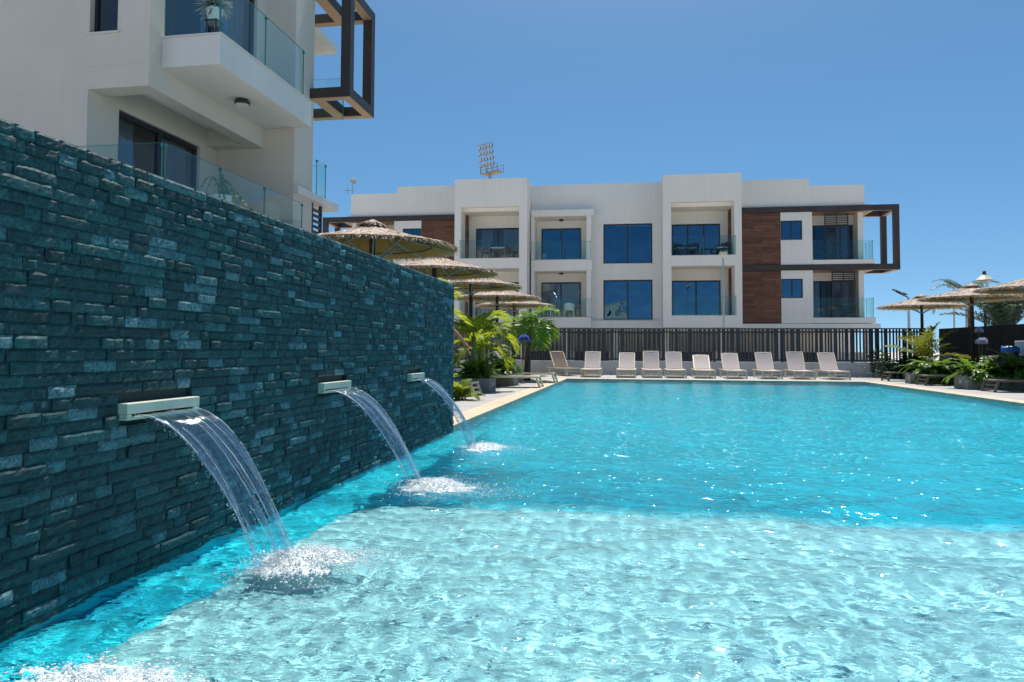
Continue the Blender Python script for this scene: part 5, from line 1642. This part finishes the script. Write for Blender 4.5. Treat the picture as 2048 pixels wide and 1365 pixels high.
# house on the camera's side of the pool: seen only mirrored in the far windows
M_roof = varied("terracotta_roof", (.22, .10, .06), (.32, .16, .10), scale=8, rough=.9)
M_houser = varied("cream_house_render", (.52, .46, .38), (.60, .54, .45), scale=.8, rough=.9)
t = thing("neighbour_house", "cream house with a solar water heater, mirrored in the windows across the pool", "house", (-3.5, -26, -.05))
mb = MB(); wall_holes(mb, -6, 5, 0, 7.2, 3.6, 3.85, [(-4, -2.6, 4, 5.6), (-.5, .9, 4, 5.6), (2.4, 3.6, 4, 5.6), (-4, -2.6, .9, 2.4), (1.5, 3.0, 0, 2.3)])
mb.box(-6, -4, 0, -5.75, 3.599, 7.2); mb.box(4.75, -4, 0, 5, 3.599, 7.2); mb.box(-6, -4.25, 0, 5, -4.001, 7.2); mb.box(-6.2, -4.4, 7.201, 5.2, 4.0, 7.45)
mb.build("wall", [M_houser], t)
for (a_, b__, c_, d_) in ((-4, -2.6, 4, 5.6), (-.5, .9, 4, 5.6), (2.4, 3.6, 4, 5.6), (-4, -2.6, .9, 2.4)):
    mb = MB(); mb.box(a_, 3.65, c_, b__, 3.70, d_); mb.build("window", [M_pane_far], t)
mb = MB(); mb.box(1.5, 3.65, 0, 3.0, 3.72, 2.3); mb.build("door", [M_wood], t)
mb = MB(); mb.tube([(-2.1, 1.2, 9.1), (-.5, 1.2, 9.1)], .36, 18); mb.build("water_tank", [M_steel], t, smooth=False)
mb = MB(); mb.add([(-2.2, 3.2, 7.6), (-.4, 3.2, 7.6), (-.4, 1.6, 8.6), (-2.2, 1.6, 8.6)], [(0, 1, 2, 3)]); 
for x in (-2.1, -.5): mb.beam((x, 1.2, 7.45), (x, 1.2, 8.8), .05, .05); mb.beam((x, 3.2, 7.45), (x, 1.5, 8.65), .05, .05)
mb.build("solar_panel", [M_pane_far], t)
# ================================================================== PERSON (mostly hidden behind the stone wall)
M_skin = varied("skin", (.36, .17, .10), (.44, .22, .14), scale=6, rough=.55)
M_shirt = varied("navy_shirt", (.016, .020, .035), (.03, .035, .055), scale=10, rough=.9)
M_shorts = varied("dark_shorts", (.03, .03, .035), (.05, .05, .055), scale=10, rough=.9)
M_hair = varied("dark_hair", (.012, .008, .006), (.03, .02, .014), scale=40, rough=.7, stretch=(1, 1, .2))
def person():
    root = thing("person", "person in a dark shirt behind the end of the stone wall, forearm held out", "person", (-3.42, 12.95, ZD))
    J = []; E_ = []; R_ = []
    def j(p, r, par=None):
        J.append(p); R_.append(r if isinstance(r, tuple) else (r, r)); i = len(J) - 1
        if par is not None: E_.append((par, i))
        return i
    pel = j((0, 0, .95), (.11, .15))
    sp = j((.01, 0, 1.12), (.095, .135), pel); ch = j((.0, 0, 1.30), (.11, .16), sp); up = j((-.01, 0, 1.42), (.085, .12), ch)
    nk = j((.0, 0, 1.51), .055, up); hd = j((.02, 0, 1.60), (.078, .072), nk); ht = j((.015, 0, 1.70), (.085, .076), hd); j((.0, 0, 1.755), (.05, .05), ht)
    j((.105, 0, 1.625), (.016, .014), hd)
    for s in (-1, 1):
        hp = j((0, s * .09, .88), .088, pel); kn = j((.03, s * .10, .50), .058, hp); cf = j((.0, s * .10, .34), .055, kn); an = j((-.02, s * .10, .09), .036, cf)
        tt = j((.08, s * .11, .035), (.036, .026), an); j((.17, s * .115, .03), (.032, .02), tt)
        sh = j((-.01, s * .17, 1.42), .062, up)
        if s < 0: el, wr = (.27, -.20, 1.15), (.41, -.15, .985)
        else: el, wr = (-.04, .25, 1.13), (.10, .24, .92)
        ua = j(tuple((Vector(J[sh]) + Vector(el)) / 2), .047, sh); e = j(el, .038, ua)
        m = Vector(el).lerp(Vector(wr), .35); fa = j(tuple(m), .040, e); w = j(wr, .026, fa)
        d = (Vector(wr) - Vector(el)).normalized(); side = Vector((0, 1, 0)); dn = d.cross(side).normalized()
        pal = j(tuple(Vector(wr) + d * .05), (.034, .017), w)
        for q, (o_, L) in enumerate(((-.028, .075), (-.010, .088), (.010, .082), (.027, .064))):
            b0 = Vector(wr) + d * .088 + side * o_
            a0 = j(tuple(b0), .0105, pal); a1 = j(tuple(b0 + d * L * .45 + dn * .006 * q), .009, a0); j(tuple(b0 + d * L * .8 + dn * (.022 + .006 * q)), .0078, a1)
        b0 = Vector(wr) + d * .03 + side * (-.036)
        a0 = j(tuple(b0), .012, w); a1 = j(tuple(b0 + d * .035 - side * .018 + dn * .008), .010, a0); j(tuple(b0 + d * .062 - side * .018 + dn * .016), .0085, a1)
    me = bpy.data.meshes.new("person_body"); me.from_pydata(J, E_, [])
    ob = bpy.data.objects.new("body_rig", me); COL.objects.link(ob)
    md = ob.modifiers.new("skin", 'SKIN'); md.use_smooth_shade = True
    sv = me.skin_vertices[0].data
    for i, r in enumerate(R_): sv[i].radius = r; sv[i].use_root = (i == 0)
    sb = ob.modifiers.new("sub", 'SUBSURF'); sb.levels = 2; sb.render_levels = 2
    dg = bpy.context.evaluated_depsgraph_get(); dg.update()
    m2 = bpy.data.meshes.new_from_object(ob.evaluated_get(dg))
    bpy.data.objects.remove(ob)
    m2.materials.clear()
    for m in (M_skin, M_shirt, M_shorts): m2.materials.append(m)
    for p in m2.polygons:
        c = p.center; k = 0
        if 1.0 <= c.z < 1.475 and abs(c.y) < .15 and abs(c.x) < .2: k = 1
        elif 1.27 < c.z < 1.475 and (c.y < -.14 or c.y > .14): k = 1
        elif .58 < c.z < 1.0 and abs(c.y) < .21 and c.x < .2: k = 2
        elif c.z < .06: k = 2
        p.material_index = k; p.use_smooth = True
    b = bpy.data.objects.new("body", m2); COL.objects.link(b); b.parent = root
    mb = MB()
    mb.lathe([(0, .125), (.05, .115), (.09, .07), (.100, .0), (.092, -.05)], 20)
    h = mb.build("hair", [M_hair], root, smooth=True); h.location = (-.012, 0, 1.665); h.rotation_euler = (0, -.35, 0)
    for s in (-1, 1):
        mb = MB(); mb.add((ICO_V * .009 + np.array((.093, s * .03, 1.655))).tolist(), ICO_F.tolist()); mb.build("eye", [M_hair], root)
        mb = MB(); mb.add((ICO_V * np.array((.018, .008, .03)) + np.array((.0, s * .083, 1.63))).tolist(), ICO_F.tolist()); mb.build("ear", [M_skin], root, smooth=True)
    return root
person()
